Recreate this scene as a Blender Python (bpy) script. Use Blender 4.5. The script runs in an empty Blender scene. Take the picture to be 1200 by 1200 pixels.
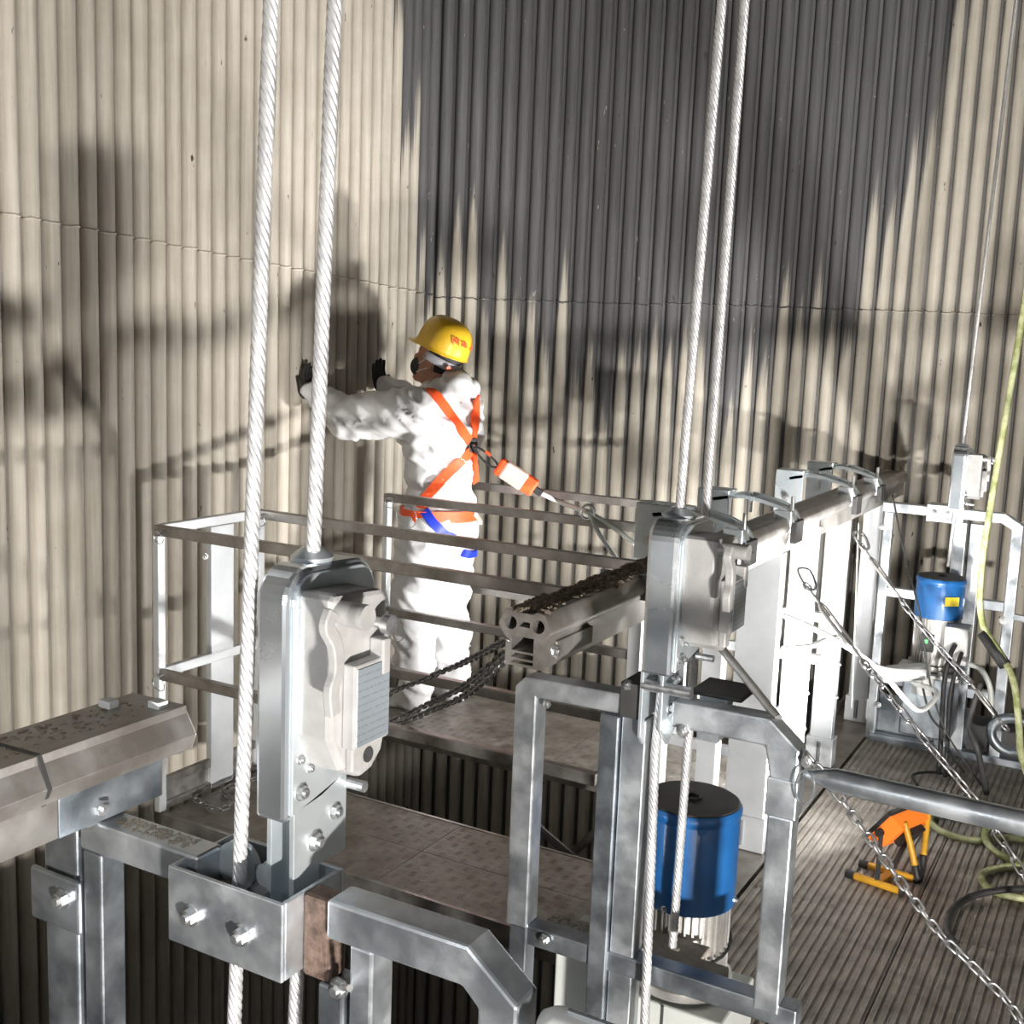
import bpy, bmesh, math, random
from mathutils import Vector, Matrix, noise
from mathutils.bvhtree import BVHTree
random.seed(7)
scene = bpy.context.scene
COL = scene.collection

# ------------------------------------------------------------------ camera
F = 1332.0; H = 1.69
CAM = Vector((0, 0, H))
def _axes():
    dA = Vector((-2400, 290, -F)).normalized(); dB = Vector((760, 167, -F)).normalized()
    X = -dA; Y = dB
    s = (X + Y).normalized(); d = X - Y; d = (d - s * s.dot(d)).normalized()
    X = (s + d).normalized(); Y = (s - d).normalized()
    return X, Y, X.cross(Y)
AX, AY, AZ = _axes()
RM = Matrix((AX, AY, AZ))                      # camera space -> world space
cd = bpy.data.cameras.new('camera'); cam = bpy.data.objects.new('camera', cd); COL.objects.link(cam)
cam.matrix_world = Matrix.Translation(CAM) @ RM.to_4x4()
cd.sensor_width = 36; cd.lens = 36 * F / 1200; cd.clip_start = 0.02; cd.clip_end = 100
scene.camera = cam
scene.view_settings.view_transform = 'Standard'; scene.view_settings.look = 'None'
scene.view_settings.gamma = 1; scene.view_settings.use_curve_mapping = False
scene.view_settings.exposure = 0.0

def ray(u, v): return (RM @ Vector((u - 600, 600 - v, -F))).normalized()
def P(u, v, x=None, y=None, z=None):
    """pixel -> point on a plane of the place (x, y or z known from what it touches)"""
    r = ray(u, v)
    t = x / r.x if x is not None else (y / r.y if y is not None else (z - H) / r.z)
    return CAM + r * t

# ------------------------------------------------------------------ world and lights
w = bpy.data.worlds.new('furnace_dark'); scene.world = w; w.use_nodes = True
w.node_tree.nodes['Background'].inputs[0].default_value = (0.9, 0.95, 1, 1)
w.node_tree.nodes['Background'].inputs[1].default_value = 0.006
def area_light(name, loc, target, power, size, color=(1, 1, 1), size_y=None, spread=180):
    ld = bpy.data.lights.new(name, 'AREA'); ld.energy = power; ld.color = color; ld.size = size
    if size_y: ld.shape = 'RECTANGLE'; ld.size_y = size_y
    ld.spread = math.radians(spread)
    o = bpy.data.objects.new(name, ld); COL.objects.link(o); o.location = loc
    o.rotation_euler = (Vector(target) - Vector(loc)).to_track_quat('-Z', 'Y').to_euler()
    return o
ZF = -0.113                                    # main platform floor level
LAMP = Vector((-0.645, 4.07, 0.06))
area_light('work_lamp_beam', LAMP + Vector((-.03, .02, .045)), LAMP + Vector((-1, .3, 1.2)), 85, .2, (1, .97, .93), .13, 135)
area_light('floor_flood_lamp', (2.45, -1.25, .06), (-3.4, 3.6, 1.9), 480, .3, (1, .955, .9), .12)
area_light('head_lamp', (-.85, .12, 1.4), (-1.0, 1.4, 1.0), 5.5, .1, (.95, .98, 1))

# ------------------------------------------------------------------ materials
def nodes(m):
    m.use_nodes = True; nt = m.node_tree
    return nt, nt.nodes['Principled BSDF']
def ramp(nt, fac, stops):
    r = nt.nodes.new('ShaderNodeValToRGB'); nt.links.new(fac, r.inputs[0])
    el = r.color_ramp.elements
    while len(el) < len(stops): el.new(0.5)
    for e, (p, c) in zip(el, stops):
        e.position = p; e.color = (*c, 1) if len(c) == 3 else c
    return r.outputs[0]
def noise_node(nt, scale, detail=4, rough=.55, vec=None, stretch=None):
    g = nt.nodes.new('ShaderNodeNewGeometry'); out = g.outputs['Position']
    if stretch:
        mp = nt.nodes.new('ShaderNodeMapping'); mp.inputs['Scale'].default_value = stretch
        nt.links.new(out, mp.inputs[0]); out = mp.outputs[0]
    n = nt.nodes.new('ShaderNodeTexNoise'); n.inputs['Scale'].default_value = scale
    n.inputs['Detail'].default_value = detail; n.inputs['Roughness'].default_value = rough
    nt.links.new(out, n.inputs['Vector'])
    return n.outputs['Fac']
def mat(name, c1, c2=None, metal=0.0, rough=.5, r2=None, scale=18, bump=0, bscale=60, stretch=None, coat=0, spec=.5, lo=.35, hi=.65):
    m = bpy.data.materials.new(name); nt, b = nodes(m)
    b.inputs['Base Color'].default_value = (*c1, 1); b.inputs['Metallic'].default_value = metal
    b.inputs['Roughness'].default_value = rough; b.inputs['Specular IOR Level'].default_value = spec
    b.inputs['Coat Weight'].default_value = coat
    if c2:
        f = noise_node(nt, scale, 5, .6, stretch=stretch)
        nt.links.new(ramp(nt, f, [(lo, c1), (hi, c2)]), b.inputs['Base Color'])
        if r2 is not None:
            nt.links.new(ramp(nt, f, [(lo, (rough,) * 3), (hi, (r2,) * 3)]), b.inputs['Roughness'])
    if bump:
        f = noise_node(nt, bscale, 3, .6, stretch=stretch)
        bp = nt.nodes.new('ShaderNodeBump'); bp.inputs['Strength'].default_value = bump; bp.inputs['Distance'].default_value = .004
        nt.links.new(f, bp.inputs['Height']); nt.links.new(bp.outputs[0], b.inputs['Normal'])
    return m
M = {}
M['galv'] = mat('galvanised_steel', (.42, .46, .5), (.7, .74, .78), .85, .28, .5, 11, .12, 90)
M['galv_dull'] = mat('dull_galvanised_steel', (.22, .25, .28), (.44, .48, .52), .9, .3, .5, 9, .1, 90)
M['alu'] = mat('brushed_aluminium', (.48, .47, .45), (.66, .65, .63), .8, .36, .48, 9, .05, 120)
M['alu_dirty'] = mat('dusty_aluminium_rail', (.26, .245, .23), (.42, .405, .39), .85, .3, .45, 12, .05, 120)
M['beam'] = mat('weathered_aluminium_beam', (.23, .21, .19), (.48, .47, .455), .65, .36, .55, 7, .08, 80)
M['post'] = mat('pale_aluminium_post', (.62, .65, .68), (.72, .75, .78), .45, .4, .5, 6)
M['zinc'] = mat('blue_zinc_plate', (.55, .63, .69), (.7, .75, .77), .7, .26, .36, 9)
M['chrome'] = mat('polished_steel_shell', (.6, .66, .72), (.74, .77, .79), .9, .22, .3, 6)
M['cast'] = mat('painted_cast_alloy', (.36, .355, .35), (.43, .425, .42), .2, .38, .46, 30, .05, 220)
M['white_paint'] = mat('white_paint', (.72, .73, .72), (.6, .61, .6), .0, .45, None, 20)
M['pale_panel'] = mat('pale_grey_panel', (.5, .53, .5), (.58, .6, .58), .1, .5, None, 8)
M['rust'] = mat('rusty_weld', (.07, .045, .035), (.2, .14, .11), .3, .6, .8, 60, .6, 120)
M['bolt'] = mat('zinc_bolt', (.5, .52, .54), (.7, .7, .7), .9, .28, .4, 80)
M['chain'] = mat('steel_chain', (.45, .45, .47), (.62, .61, .62), .95, .28, .42, 50)
M['chain_dark'] = mat('oiled_steel_chain', (.16, .16, .17), (.38, .37, .36), .9, .3, .45, 60)
M['rope'] = mat('steel_wire_rope', (.55, .55, .57), (.72, .72, .72), .6, .35, .45, 40)
M['blue'] = mat('blue_motor_paint', (.012, .1, .3), (.018, .13, .38), .0, .3, .4, 10, coat=.3)
M['black'] = mat('black_rubber', (.012, .012, .013), (.03, .03, .03), 0, .5, .7, 30)
M['darkcap'] = mat('dusty_black_cap', (.02, .021, .023), (.07, .07, .07), .1, .45, .65, 25)
M['yellow'] = mat('yellow_paint', (.72, .38, .03), (.6, .3, .02), 0, .4, None, 20)
M['yellow_label'] = mat('yellow_label', (.8, .62, .05), None, 0, .5)
M['orange_plastic'] = mat('orange_plastic_housing', (.9, .22, .03), None, 0, .4)
b_ = M['orange_plastic'].node_tree.nodes['Principled BSDF']; b_.inputs['Emission Color'].default_value = (1, .2, .02, 1); b_.inputs['Emission Strength'].default_value = .35   # the lit housing glows through
M['hose'] = mat('yellow_green_hose', (.5, .52, .3), (.24, .27, .1), 0, .5, .6, 16, lo=.42, hi=.58)
M['dirt'] = mat('dry_ash_dirt', (.16, .125, .095), (.34, .29, .23), 0, .9, None, 60, .8, 150)
M['dust'] = mat('pale_ash_dust', (.3, .27, .23), (.42, .38, .33), 0, .9, None, 30, .5, 120)
M['void'] = mat('dark_steel', (.05, .05, .05), (.08, .08, .08), .4, .6, None, 10)
M['deck'] = mat('dusty_tread_plate', (.2, .175, .15), (.4, .375, .345), .45, .4, .6, 9, .1, 140)
M['floor'] = mat('ash_covered_ribbed_plank', (.24, .215, .185), (.46, .425, .38), .05, .62, .8, 11, .5, 70)
M['coverall'] = mat('white_coverall_fabric', (.68, .69, .71), (.74, .74, .75), 0, .38, None, 12, .25, 40)
M['pink'] = mat('white_fabric_dirty', (.7, .52, .46), (.78, .7, .67), 0, .5, None, 20)
M['orange'] = mat('orange_webbing', (.95, .12, .025), (.85, .09, .02), 0, .55, None, 60)
M['webblue'] = mat('blue_webbing', (.01, .03, .5), (.015, .05, .6), 0, .5, None, 60)
M['helmet'] = mat('yellow_helmet_shell', (.72, .43, .02), (.78, .48, .03), 0, .28, .36, 12, coat=.4)
M['helmet_band'] = mat('grey_helmet_band', (.42, .42, .47), None, 0, .5)
M['red'] = mat('red_print', (.85, .1, .03), None, 0, .5)
M['skin'] = mat('skin', (.4, .2, .13), (.46, .24, .16), 0, .5, None, 30)
M['hair'] = mat('black_hair', (.008, .008, .009), (.02, .02, .02), 0, .6, None, 120, .5, 200)
M['mask'] = mat('dark_face_mask', (.02, .02, .022), None, 0, .6)
M['glove'] = mat('black_work_glove', (.015, .014, .013), (.03, .028, .026), 0, .75, None, 80, .4, 150)
M['clear'] = mat('printed_sleeve', (.75, .62, .58), (.85, .55, .45), 0, .3, None, 40)
M['green'] = mat('green_led', (.05, .8, .1), None)
nt, b = nodes(M['green']); b.inputs['Emission Color'].default_value = (.1, 1, .15, 1); b.inputs['Emission Strength'].default_value = 2
m = M['lens'] = bpy.data.materials.new('lit_lamp_lens'); nt, b = nodes(m)
b.inputs['Emission Color'].default_value = (1, .98, .94, 1); b.inputs['Emission Strength'].default_value = 90
# nameplate with rows of tiny print
m = M['plate'] = bpy.data.materials.new('etched_name_plate'); nt, b = nodes(m)
g = nt.nodes.new('ShaderNodeNewGeometry'); sx = nt.nodes.new('ShaderNodeSeparateXYZ'); nt.links.new(g.outputs['Position'], sx.inputs[0])
mm = nt.nodes.new('ShaderNodeMath'); mm.operation = 'MULTIPLY'; mm.inputs[1].default_value = 620; nt.links.new(sx.outputs['Z'], mm.inputs[0])
sn = nt.nodes.new('ShaderNodeMath'); sn.operation = 'SINE'; nt.links.new(mm.outputs[0], sn.inputs[0])
nz = noise_node(nt, 240, 2, .6)
ad = nt.nodes.new('ShaderNodeMath'); ad.operation = 'MULTIPLY'; nt.links.new(sn.outputs[0], ad.inputs[0]); nt.links.new(nz, ad.inputs[1])
nt.links.new(ramp(nt, ad.outputs[0], [(.3, (.5, .56, .62)), (.55, (.36, .41, .46))]), b.inputs['Base Color'])
b.inputs['Metallic'].default_value = .7; b.inputs['Roughness'].default_value = .3

# furnace wall tubes: dust-beige boiler tubes, black soot stain with its own ragged outline
CORNER = Vector((-3.5, 5.27)); WD = Vector((.922, .387)).normalized(); WN = Vector((WD.y, -WD.x))
def wall_material(name, side, dust1, dust2):
    m = bpy.data.materials.new(name); nt, b = nodes(m); N = nt.nodes.new; L = nt.links.new
    g = N('ShaderNodeNewGeometry'); sp = N('ShaderNodeSeparateXYZ'); L(g.outputs['Position'], sp.inputs[0])
    def mth(op, a, c=None, clamp=False):
        n = N('ShaderNodeMath'); n.operation = op; n.use_clamp = clamp
        for i, q in enumerate((a, c)):
            if q is None: continue
            if isinstance(q, (int, float)): n.inputs[i].default_value = q
            else: L(q, n.inputs[i])
        return n.outputs[0]
    vert = noise_node(nt, 1.0, 4, .6, stretch=(9, 9, .55))          # long streaks down the tubes
    fine = noise_node(nt, 1.0, 5, .65, stretch=(55, 55, 2.2))
    blot = noise_node(nt, 5.5, 5, .6)
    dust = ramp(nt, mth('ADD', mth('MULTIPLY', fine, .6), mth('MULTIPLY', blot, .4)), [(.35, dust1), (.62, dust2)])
    mx = sp.outputs['X']; my = sp.outputs['Y']; mz = sp.outputs['Z']
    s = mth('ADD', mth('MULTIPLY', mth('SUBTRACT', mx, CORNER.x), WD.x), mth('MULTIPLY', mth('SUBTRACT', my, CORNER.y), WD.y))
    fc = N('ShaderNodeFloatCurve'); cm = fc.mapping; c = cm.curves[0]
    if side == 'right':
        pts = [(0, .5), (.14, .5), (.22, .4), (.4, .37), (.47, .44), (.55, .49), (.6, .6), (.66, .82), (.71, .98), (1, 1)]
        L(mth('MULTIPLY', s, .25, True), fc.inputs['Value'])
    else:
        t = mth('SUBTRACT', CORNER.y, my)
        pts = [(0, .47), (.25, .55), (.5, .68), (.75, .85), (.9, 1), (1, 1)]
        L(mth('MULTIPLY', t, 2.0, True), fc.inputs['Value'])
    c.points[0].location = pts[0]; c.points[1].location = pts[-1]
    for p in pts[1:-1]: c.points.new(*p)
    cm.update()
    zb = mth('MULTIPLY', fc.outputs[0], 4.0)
    oi = N('ShaderNodeObjectInfo'); dn = N('ShaderNodeVectorMath'); dn.operation = 'DOT_PRODUCT'; L(g.outputs['True Normal'], dn.inputs[0])
    dn.inputs[1].default_value = (WN.x, WN.y, 0) if side == 'right' else (1, 0, 0)
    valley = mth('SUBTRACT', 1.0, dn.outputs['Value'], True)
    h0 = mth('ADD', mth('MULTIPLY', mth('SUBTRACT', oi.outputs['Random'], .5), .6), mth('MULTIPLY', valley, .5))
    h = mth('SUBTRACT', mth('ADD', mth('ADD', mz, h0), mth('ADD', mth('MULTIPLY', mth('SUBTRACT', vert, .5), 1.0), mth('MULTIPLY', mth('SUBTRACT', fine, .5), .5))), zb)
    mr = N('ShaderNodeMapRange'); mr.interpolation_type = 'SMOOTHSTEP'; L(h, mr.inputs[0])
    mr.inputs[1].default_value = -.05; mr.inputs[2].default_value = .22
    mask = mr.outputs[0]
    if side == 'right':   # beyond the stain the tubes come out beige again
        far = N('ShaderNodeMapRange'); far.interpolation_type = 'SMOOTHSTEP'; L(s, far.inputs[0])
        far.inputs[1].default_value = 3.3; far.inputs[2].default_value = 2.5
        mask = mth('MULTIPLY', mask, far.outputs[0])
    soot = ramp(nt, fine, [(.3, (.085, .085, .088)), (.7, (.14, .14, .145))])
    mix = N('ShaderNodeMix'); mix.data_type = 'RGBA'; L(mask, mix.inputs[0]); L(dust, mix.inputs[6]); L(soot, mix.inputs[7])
    chip = noise_node(nt, 1.0, 3, .7, stretch=(26, 26, 7))         # chips of rust and pale flakes
    cf = ramp(nt, chip, [(.70, (0, 0, 0)), (.73, (1, 1, 1))])
    mix2 = N('ShaderNodeMix'); mix2.data_type = 'RGBA'; L(cf, mix2.inputs[0]); L(mix.outputs[2], mix2.inputs[6]); mix2.inputs[7].default_value = (.06, .045, .035, 1)
    chip2 = noise_node(nt, 1.0, 3, .7, stretch=(40, 40, 9))
    cf2 = ramp(nt, chip2, [(.27, (1, 1, 1)), (.29, (0, 0, 0))])
    mix3 = N('ShaderNodeMix'); mix3.data_type = 'RGBA'; L(cf2, mix3.inputs[0]); L(mix2.outputs[2], mix3.inputs[6]); mix3.inputs[7].default_value = (.42, .4, .37, 1)
    L(mix3.outputs[2], b.inputs['Base Color']); b.inputs['Roughness'].default_value = .62
    b.inputs['Specular IOR Level'].default_value = .35
    bp = N('ShaderNodeBump'); bp.inputs['Strength'].default_value = .35; bp.inputs['Distance'].default_value = .004
    L(fine, bp.inputs['Height']); L(bp.outputs[0], b.inputs['Normal'])
    return m
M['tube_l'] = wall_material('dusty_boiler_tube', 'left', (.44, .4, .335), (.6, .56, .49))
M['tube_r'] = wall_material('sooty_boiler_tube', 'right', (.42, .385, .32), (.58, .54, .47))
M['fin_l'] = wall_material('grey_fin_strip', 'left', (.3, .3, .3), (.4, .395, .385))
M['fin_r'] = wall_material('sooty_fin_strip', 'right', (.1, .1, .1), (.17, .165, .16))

# ------------------------------------------------------------------ mesh helpers
ROOT = {}
def basis(d, up=Vector((0, 0, 1))):
    d = d.normalized()
    if abs(d.dot(up)) > .985: up = Vector((0, 1, 0)) if abs(d.y) < .9 else Vector((1, 0, 0))
    s = d.cross(up).normalized(); return s, s.cross(d).normalized()
class MB:
    def __init__(s): s.v = []; s.f = []
    def add(s, vs, fs):
        o = len(s.v); s.v += [Vector(q) for q in vs]; s.f += [tuple(i + o for i in f) for f in fs]; return s
    def box(s, x0, x1, y0, y1, z0, z1):
        vs = [(x, y, z) for z in (z0, z1) for y in (y0, y1) for x in (x0, x1)]
        return s.add(vs, [(0, 2, 3, 1), (4, 5, 7, 6), (0, 1, 5, 4), (2, 6, 7, 3), (0, 4, 6, 2), (1, 3, 7, 5)])
    def bar(s, p, q, w, h, up=Vector((0, 0, 1))):
        p = Vector(p); q = Vector(q); a, u = basis(q - p, up)
        vs = [e + a * (i * w / 2) + u * (j * h / 2) for e in (p, q) for i, j in ((-1, -1), (1, -1), (1, 1), (-1, 1))]
        return s.add(vs, [(0, 1, 2, 3), (7, 6, 5, 4), (0, 4, 5, 1), (1, 5, 6, 2), (2, 6, 7, 3), (3, 7, 4, 0)])
    def cyl(s, p, q, r, n=16, r2=None):
        p = Vector(p); q = Vector(q); r2 = r if r2 is None else r2; a, u = basis(q - p); vs = []
        for e, rr in ((p, r), (q, r2)):
            for i in range(n):
                t = 2 * math.pi * i / n; vs.append(e + (a * math.cos(t) + u * math.sin(t)) * rr)
        fs = [(i, n + i, n + (i + 1) % n, (i + 1) % n) for i in range(n)]
        return s.add(vs, fs + [tuple(range(n)), tuple(range(2 * n - 1, n - 1, -1))])
    def tube(s, pts, r, n=8, closed=False, rs=None):
        pts = [Vector(p) for p in pts]; k = len(pts); vs = []; a = None
        for i, p in enumerate(pts):
            d = (pts[(i + 1) % k] - pts[i - 1]) if closed else (pts[min(i + 1, k - 1)] - pts[max(i - 1, 0)])
            d.normalize()
            if a is None: a, u = basis(d)
            else:
                a = (a - d * a.dot(d)).normalized(); u = a.cross(d)
            u = a.cross(d).normalized(); rr = rs[i] if rs else r
            for j in range(n):
                t = 2 * math.pi * j / n; vs.append(p + (a * math.cos(t) + u * math.sin(t)) * rr)
        fs = []
        for i in range(k if closed else k - 1):
            for j in range(n):
                i2 = (i + 1) % k; fs.append((i * n + j, i * n + (j + 1) % n, i2 * n + (j + 1) % n, i2 * n + j))
        if not closed: fs += [tuple(range(n - 1, -1, -1)), tuple(range((k - 1) * n, k * n))]
        return s.add(vs, fs)
    def prism(s, poly, depth):
        """poly: 3D points of one face; depth: extrusion vector"""
        n = len(poly); depth = Vector(depth); vs = [Vector(p) for p in poly] + [Vector(p) + depth for p in poly]
        return s.add(vs, [tuple(range(n)), tuple(range(2 * n - 1, n - 1, -1))] + [(i, n + i, n + (i + 1) % n, (i + 1) % n) for i in range(n)])
    def lathe(s, prof, o, n=24, axis=Vector((0, 0, 1))):
        o = Vector(o); a, u = basis(axis); ax = axis.normalized(); vs = []; k = len(prof)
        for r, z in prof:
            for i in range(n):
                t = 2 * math.pi * i / n; vs.append(o + ax * z + (a * math.cos(t) + u * math.sin(t)) * r)
        fs = [(i * n + j, i * n + (j + 1) % n, (i + 1) * n + (j + 1) % n, (i + 1) * n + j) for i in range(k - 1) for j in range(n)]
        return s.add(vs, fs + [tuple(range(n - 1, -1, -1)), tuple(range((k - 1) * n, k * n))])
    def mesh(s, name, off=Vector((0, 0, 0)), smooth=False):
        me = bpy.data.meshes.new(name); me.from_pydata([tuple(p - off) for p in s.v], [], s.f)
        bm = bmesh.new(); bm.from_mesh(me); bmesh.ops.recalc_face_normals(bm, faces=bm.faces); bm.to_mesh(me); bm.free()
        if smooth:
            me.shade_smooth() if hasattr(me, 'shade_smooth') else None
        return me
    def build(s, name, material, parent=None, smooth=False, bevel=0, auto=None):
        off = ROOT.get(parent, Vector((0, 0, 0)))
        me = s.mesh(name, off, smooth or auto is not None); me.materials.append(M[material] if isinstance(material, str) else material)
        return link(name, me, parent, bevel, auto)
def link(name, me, parent=None, bevel=0, auto=None):
    o = bpy.data.objects.new(name, me); COL.objects.link(o)
    if parent is not None:
        o.parent = parent; ROOT[o] = ROOT.get(parent, Vector((0, 0, 0)))
    else: ROOT[o] = Vector((0, 0, 0))
    if auto is not None:
        bm = bmesh.new(); bm.from_mesh(me)
        for e in bm.edges:
            e.smooth = len(e.link_faces) == 2 and e.calc_face_angle(0) < math.radians(auto)
        bm.to_mesh(me); bm.free()
    if bevel:
        b = o.modifiers.new('bevel', 'BEVEL'); b.width = bevel; b.segments = 2; b.limit_method = 'ANGLE'; b.angle_limit = math.radians(40)
    return o
def thing(name, label, cat, loc, group=None):
    o = bpy.data.objects.new(name, None); COL.objects.link(o); o.location = loc; o.empty_display_size = .1
    ROOT[o] = Vector(loc); return tag(o, label, cat, group)
def tag(o, label=None, cat=None, group=None, kind=None):
    if label: o['label'] = label
    if cat: o['category'] = cat
    if group: o['group'] = group
    if kind: o['kind'] = kind
    return o
def inst(me, name, mw, parent):
    o = bpy.data.objects.new(name, me); COL.objects.link(o); o.parent = parent
    o.matrix_basis = Matrix.Translation(-ROOT[parent]) @ mw; ROOT[o] = ROOT[parent]; return o
def copy_tree(o, parent=None):
    c = o.copy(); COL.objects.link(c); c.parent = parent
    for ch in list(o.children): copy_tree(ch, c)
    return c
def sweep(mb, c, w_, h_, up):
    vs = []; fs = []; k = len(c)
    for i, p in enumerate(c):
        d = (c[min(i + 1, k - 1)] - c[max(i - 1, 0)]).normalized(); s_ = d.cross(Vector(up)).normalized(); u_ = s_.cross(d)
        vs += [p + s_ * (a * w_ / 2) + u_ * (b * h_ / 2) for a, b in ((-1, -1), (1, -1), (1, 1), (-1, 1))]
    for i in range(k - 1):
        for q in range(4): fs.append((i * 4 + q, i * 4 + (q + 1) % 4, i * 4 + 4 + (q + 1) % 4, i * 4 + 4 + q))
    mb.add(vs, fs + [(0, 1, 2, 3), (4 * k - 1, 4 * k - 2, 4 * k - 3, 4 * k - 4)])
def catmull(pts, n=8, closed=False):
    pts = [Vector(p) for p in pts]; out = []; k = len(pts)
    for i in range(k if closed else k - 1):
        if closed: p0, p1, p2, p3 = pts[i - 1], pts[i], pts[(i + 1) % k], pts[(i + 2) % k]
        else: p0, p1, p2, p3 = pts[max(i - 1, 0)], pts[i], pts[i + 1], pts[min(i + 2, k - 1)]
        for j in range(n):
            t = j / n
            out.append(.5 * ((2 * p1) + (p2 - p0) * t + (2 * p0 - 5 * p1 + 4 * p2 - p3) * t * t + (3 * p1 - p0 - 3 * p2 + p3) * t ** 3))
    if not closed: out.append(pts[-1])
    return out
def align(loc, zdir, roll=0.0, scale=1.0):
    q = Vector(zdir).normalized().to_track_quat('Z', 'Y')
    return Matrix.Translation(Vector(loc)) @ q.to_matrix().to_4x4() @ Matrix.Rotation(roll, 4, 'Z') @ Matrix.Scale(scale, 4)
# a hex bolt, its washer and a thread end (head radius 1 cm), along +Z
bm_ = MB().lathe([(.0135, 0), (.0135, .002)], (0, 0, 0), 16).cyl((0, 0, .002), (0, 0, .010), .0105, 6).cyl((0, 0, .010), (0, 0, .014), .0055, 10)
BOLT = bm_.mesh('hex_bolt'); BOLT.materials.append(M['bolt'])
def bolt(parent, p, n, s=1.0, name='bolt'):
    return inst(BOLT, name, align(p, n, random.random(), s), parent)
# a chain link lying along +Z
def link_mesh(name, L, W, r, material):
    pts = []
    for i in range(16):
        t = 2 * math.pi * i / 16; x = math.cos(t) * W; z = math.sin(t) * W + (L if math.sin(t) > 1e-6 else (-L if math.sin(t) < -1e-6 else 0)); pts.append((x, 0, z))
    me = MB().tube(pts, r, 6, True).mesh(name, smooth=True); me.materials.append(M[material]); return me
LINK = link_mesh('chain_link', .017, .0115, .0042, 'chain')
LINKN = link_mesh('chain_link_near', .0125, .0085, .0033, 'chain')
LINKD = link_mesh('dark_chain_link', .012, .0085, .0032, 'chain_dark')
def chain(parent, pts, me=LINK, pitch=.047):
    pts = catmull(pts, 24); acc = 0; nxt = 0; k = 0
    for a, b in zip(pts, pts[1:]):
        d = (b - a); L = d.length
        while L > 1e-9 and nxt <= acc + L:
            p = a + d * ((nxt - acc) / L)
            inst(me, 'link', align(p, d, (k % 2) * math.pi / 2 + .5 + random.uniform(-.12, .12)), parent); k += 1; nxt += pitch
        acc += L
X_, Y_, Z_ = Vector((1, 0, 0)), Vector((0, 1, 0)), Vector((0, 0, 1))

# ================================================================== THE SETTING: furnace walls of boiler tubes
PITCH = .0835; TR = .0325; ZB, ZT = -3.2, 4.6
def tube_mesh(name, mname):
    pts = [(0, 0, ZB + (ZT - ZB) * i / 8) for i in range(9)]
    me = MB().tube(pts, TR, 14).mesh(name, smooth=True); me.materials.append(M[mname]); return me
def seam_z_left(y): return 1.94 + (5.22 - y) * .0477
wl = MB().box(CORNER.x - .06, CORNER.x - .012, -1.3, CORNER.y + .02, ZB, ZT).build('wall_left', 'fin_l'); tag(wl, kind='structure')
tl = tube_mesh('left_tube', 'tube_l'); sm = MB()
for i in range(79):
    y = CORNER.y - .045 - i * PITCH
    o = inst(tl, 'tube', Matrix.Translation((CORNER.x, y, random.uniform(-.02, .02))), wl)
    z = seam_z_left(y); a = [Vector((CORNER.x + math.cos(t) * (TR + .001), y + math.sin(t) * (TR + .001), z + random.uniform(-.003, .003))) for t in [math.pi * (-.5 + k / 6) for k in range(7)]]
    sm.tube(a, .0045, 5)
sm.build('weld_seam', 'tube_l', wl, smooth=True)
wr_len = 5.6
c3 = Vector((CORNER.x, CORNER.y, 0)); wd3 = Vector((WD.x, WD.y, 0)); wn3 = Vector((WN.x, WN.y, 0))
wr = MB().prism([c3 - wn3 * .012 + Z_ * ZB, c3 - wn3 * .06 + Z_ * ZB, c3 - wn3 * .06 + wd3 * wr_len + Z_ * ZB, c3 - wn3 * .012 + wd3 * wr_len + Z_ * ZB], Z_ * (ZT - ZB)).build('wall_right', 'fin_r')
tag(wr, kind='structure')
tr_ = tube_mesh('right_tube', 'tube_r'); sm = MB()
for i in range(66):
    p = c3 + wd3 * (.05 + i * PITCH); inst(tr_, 'tube', Matrix.Translation(p), wr)
    z = 1.925 + (.012 if i > 14 else 0); a0 = math.atan2(WN.y, WN.x)
    sm.tube([p + Vector((math.cos(a0 + t), math.sin(a0 + t), 0)) * (TR + .001) + Z_ * (z + random.uniform(-.004, .004)) for t in [math.pi * (-.5 + k / 6) for k in range(7)]], .0045, 5)
sm.build('weld_seam', 'tube_r', wr, smooth=True)
# the opposite furnace walls, behind the photographer
ob = MB().box(3.2, 3.3, -3, 9, ZB, ZT).build('wall_opposite', 'fin_l'); tag(ob, kind='structure')
ob = MB().box(-3.6, 3.3, -3.1, -3, ZB, ZT).build('wall_rear', 'fin_l'); tag(ob, kind='structure')

# main platform floor: ribbed planks running away from the camera, cut into lengths
fl = MB().box(-1.05, 3.1, -2.6, 5.47, ZF - .09, ZF - .03).build('floor', 'void'); tag(fl, kind='structure')
def plank(x0, x1, y0, y1):
    n = max(2, round((x1 - x0) / .027)); pr = []
    for i in range(n):
        a = x0 + (x1 - x0) * i / n; s = (x1 - x0) / n
        pr += [(a, -.006), (a + s * .18, 0), (a + s * .62, 0), (a + s * .8, -.006)]
    pr.append((x1, -.006)); vs = []; fs = []
    for y in (y0, y1): vs += [(x, y, ZF + h) for x, h in pr]
    k = len(pr); fs = [(i, i + 1, k + i + 1, k + i) for i in range(k - 1)]
    mb = MB().add(vs, fs); mb.box(x0, x1, y0, y1, ZF - .03, ZF - .0075)
    return mb.build('plank', 'floor', fl)
cuts = [-2.6, -.9, .75, 2.2, 3.64, 5.09, 5.46]; xs = [-1.045, -.52, 0.0, .52, 1.04, 1.56, 2.08, 2.6, 3.08]
for a, b in zip(xs, xs[1:]):
    for c, d in zip(cuts, cuts[1:]): plank(a + .002, b - .002, c + .003, d - .003)

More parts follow.
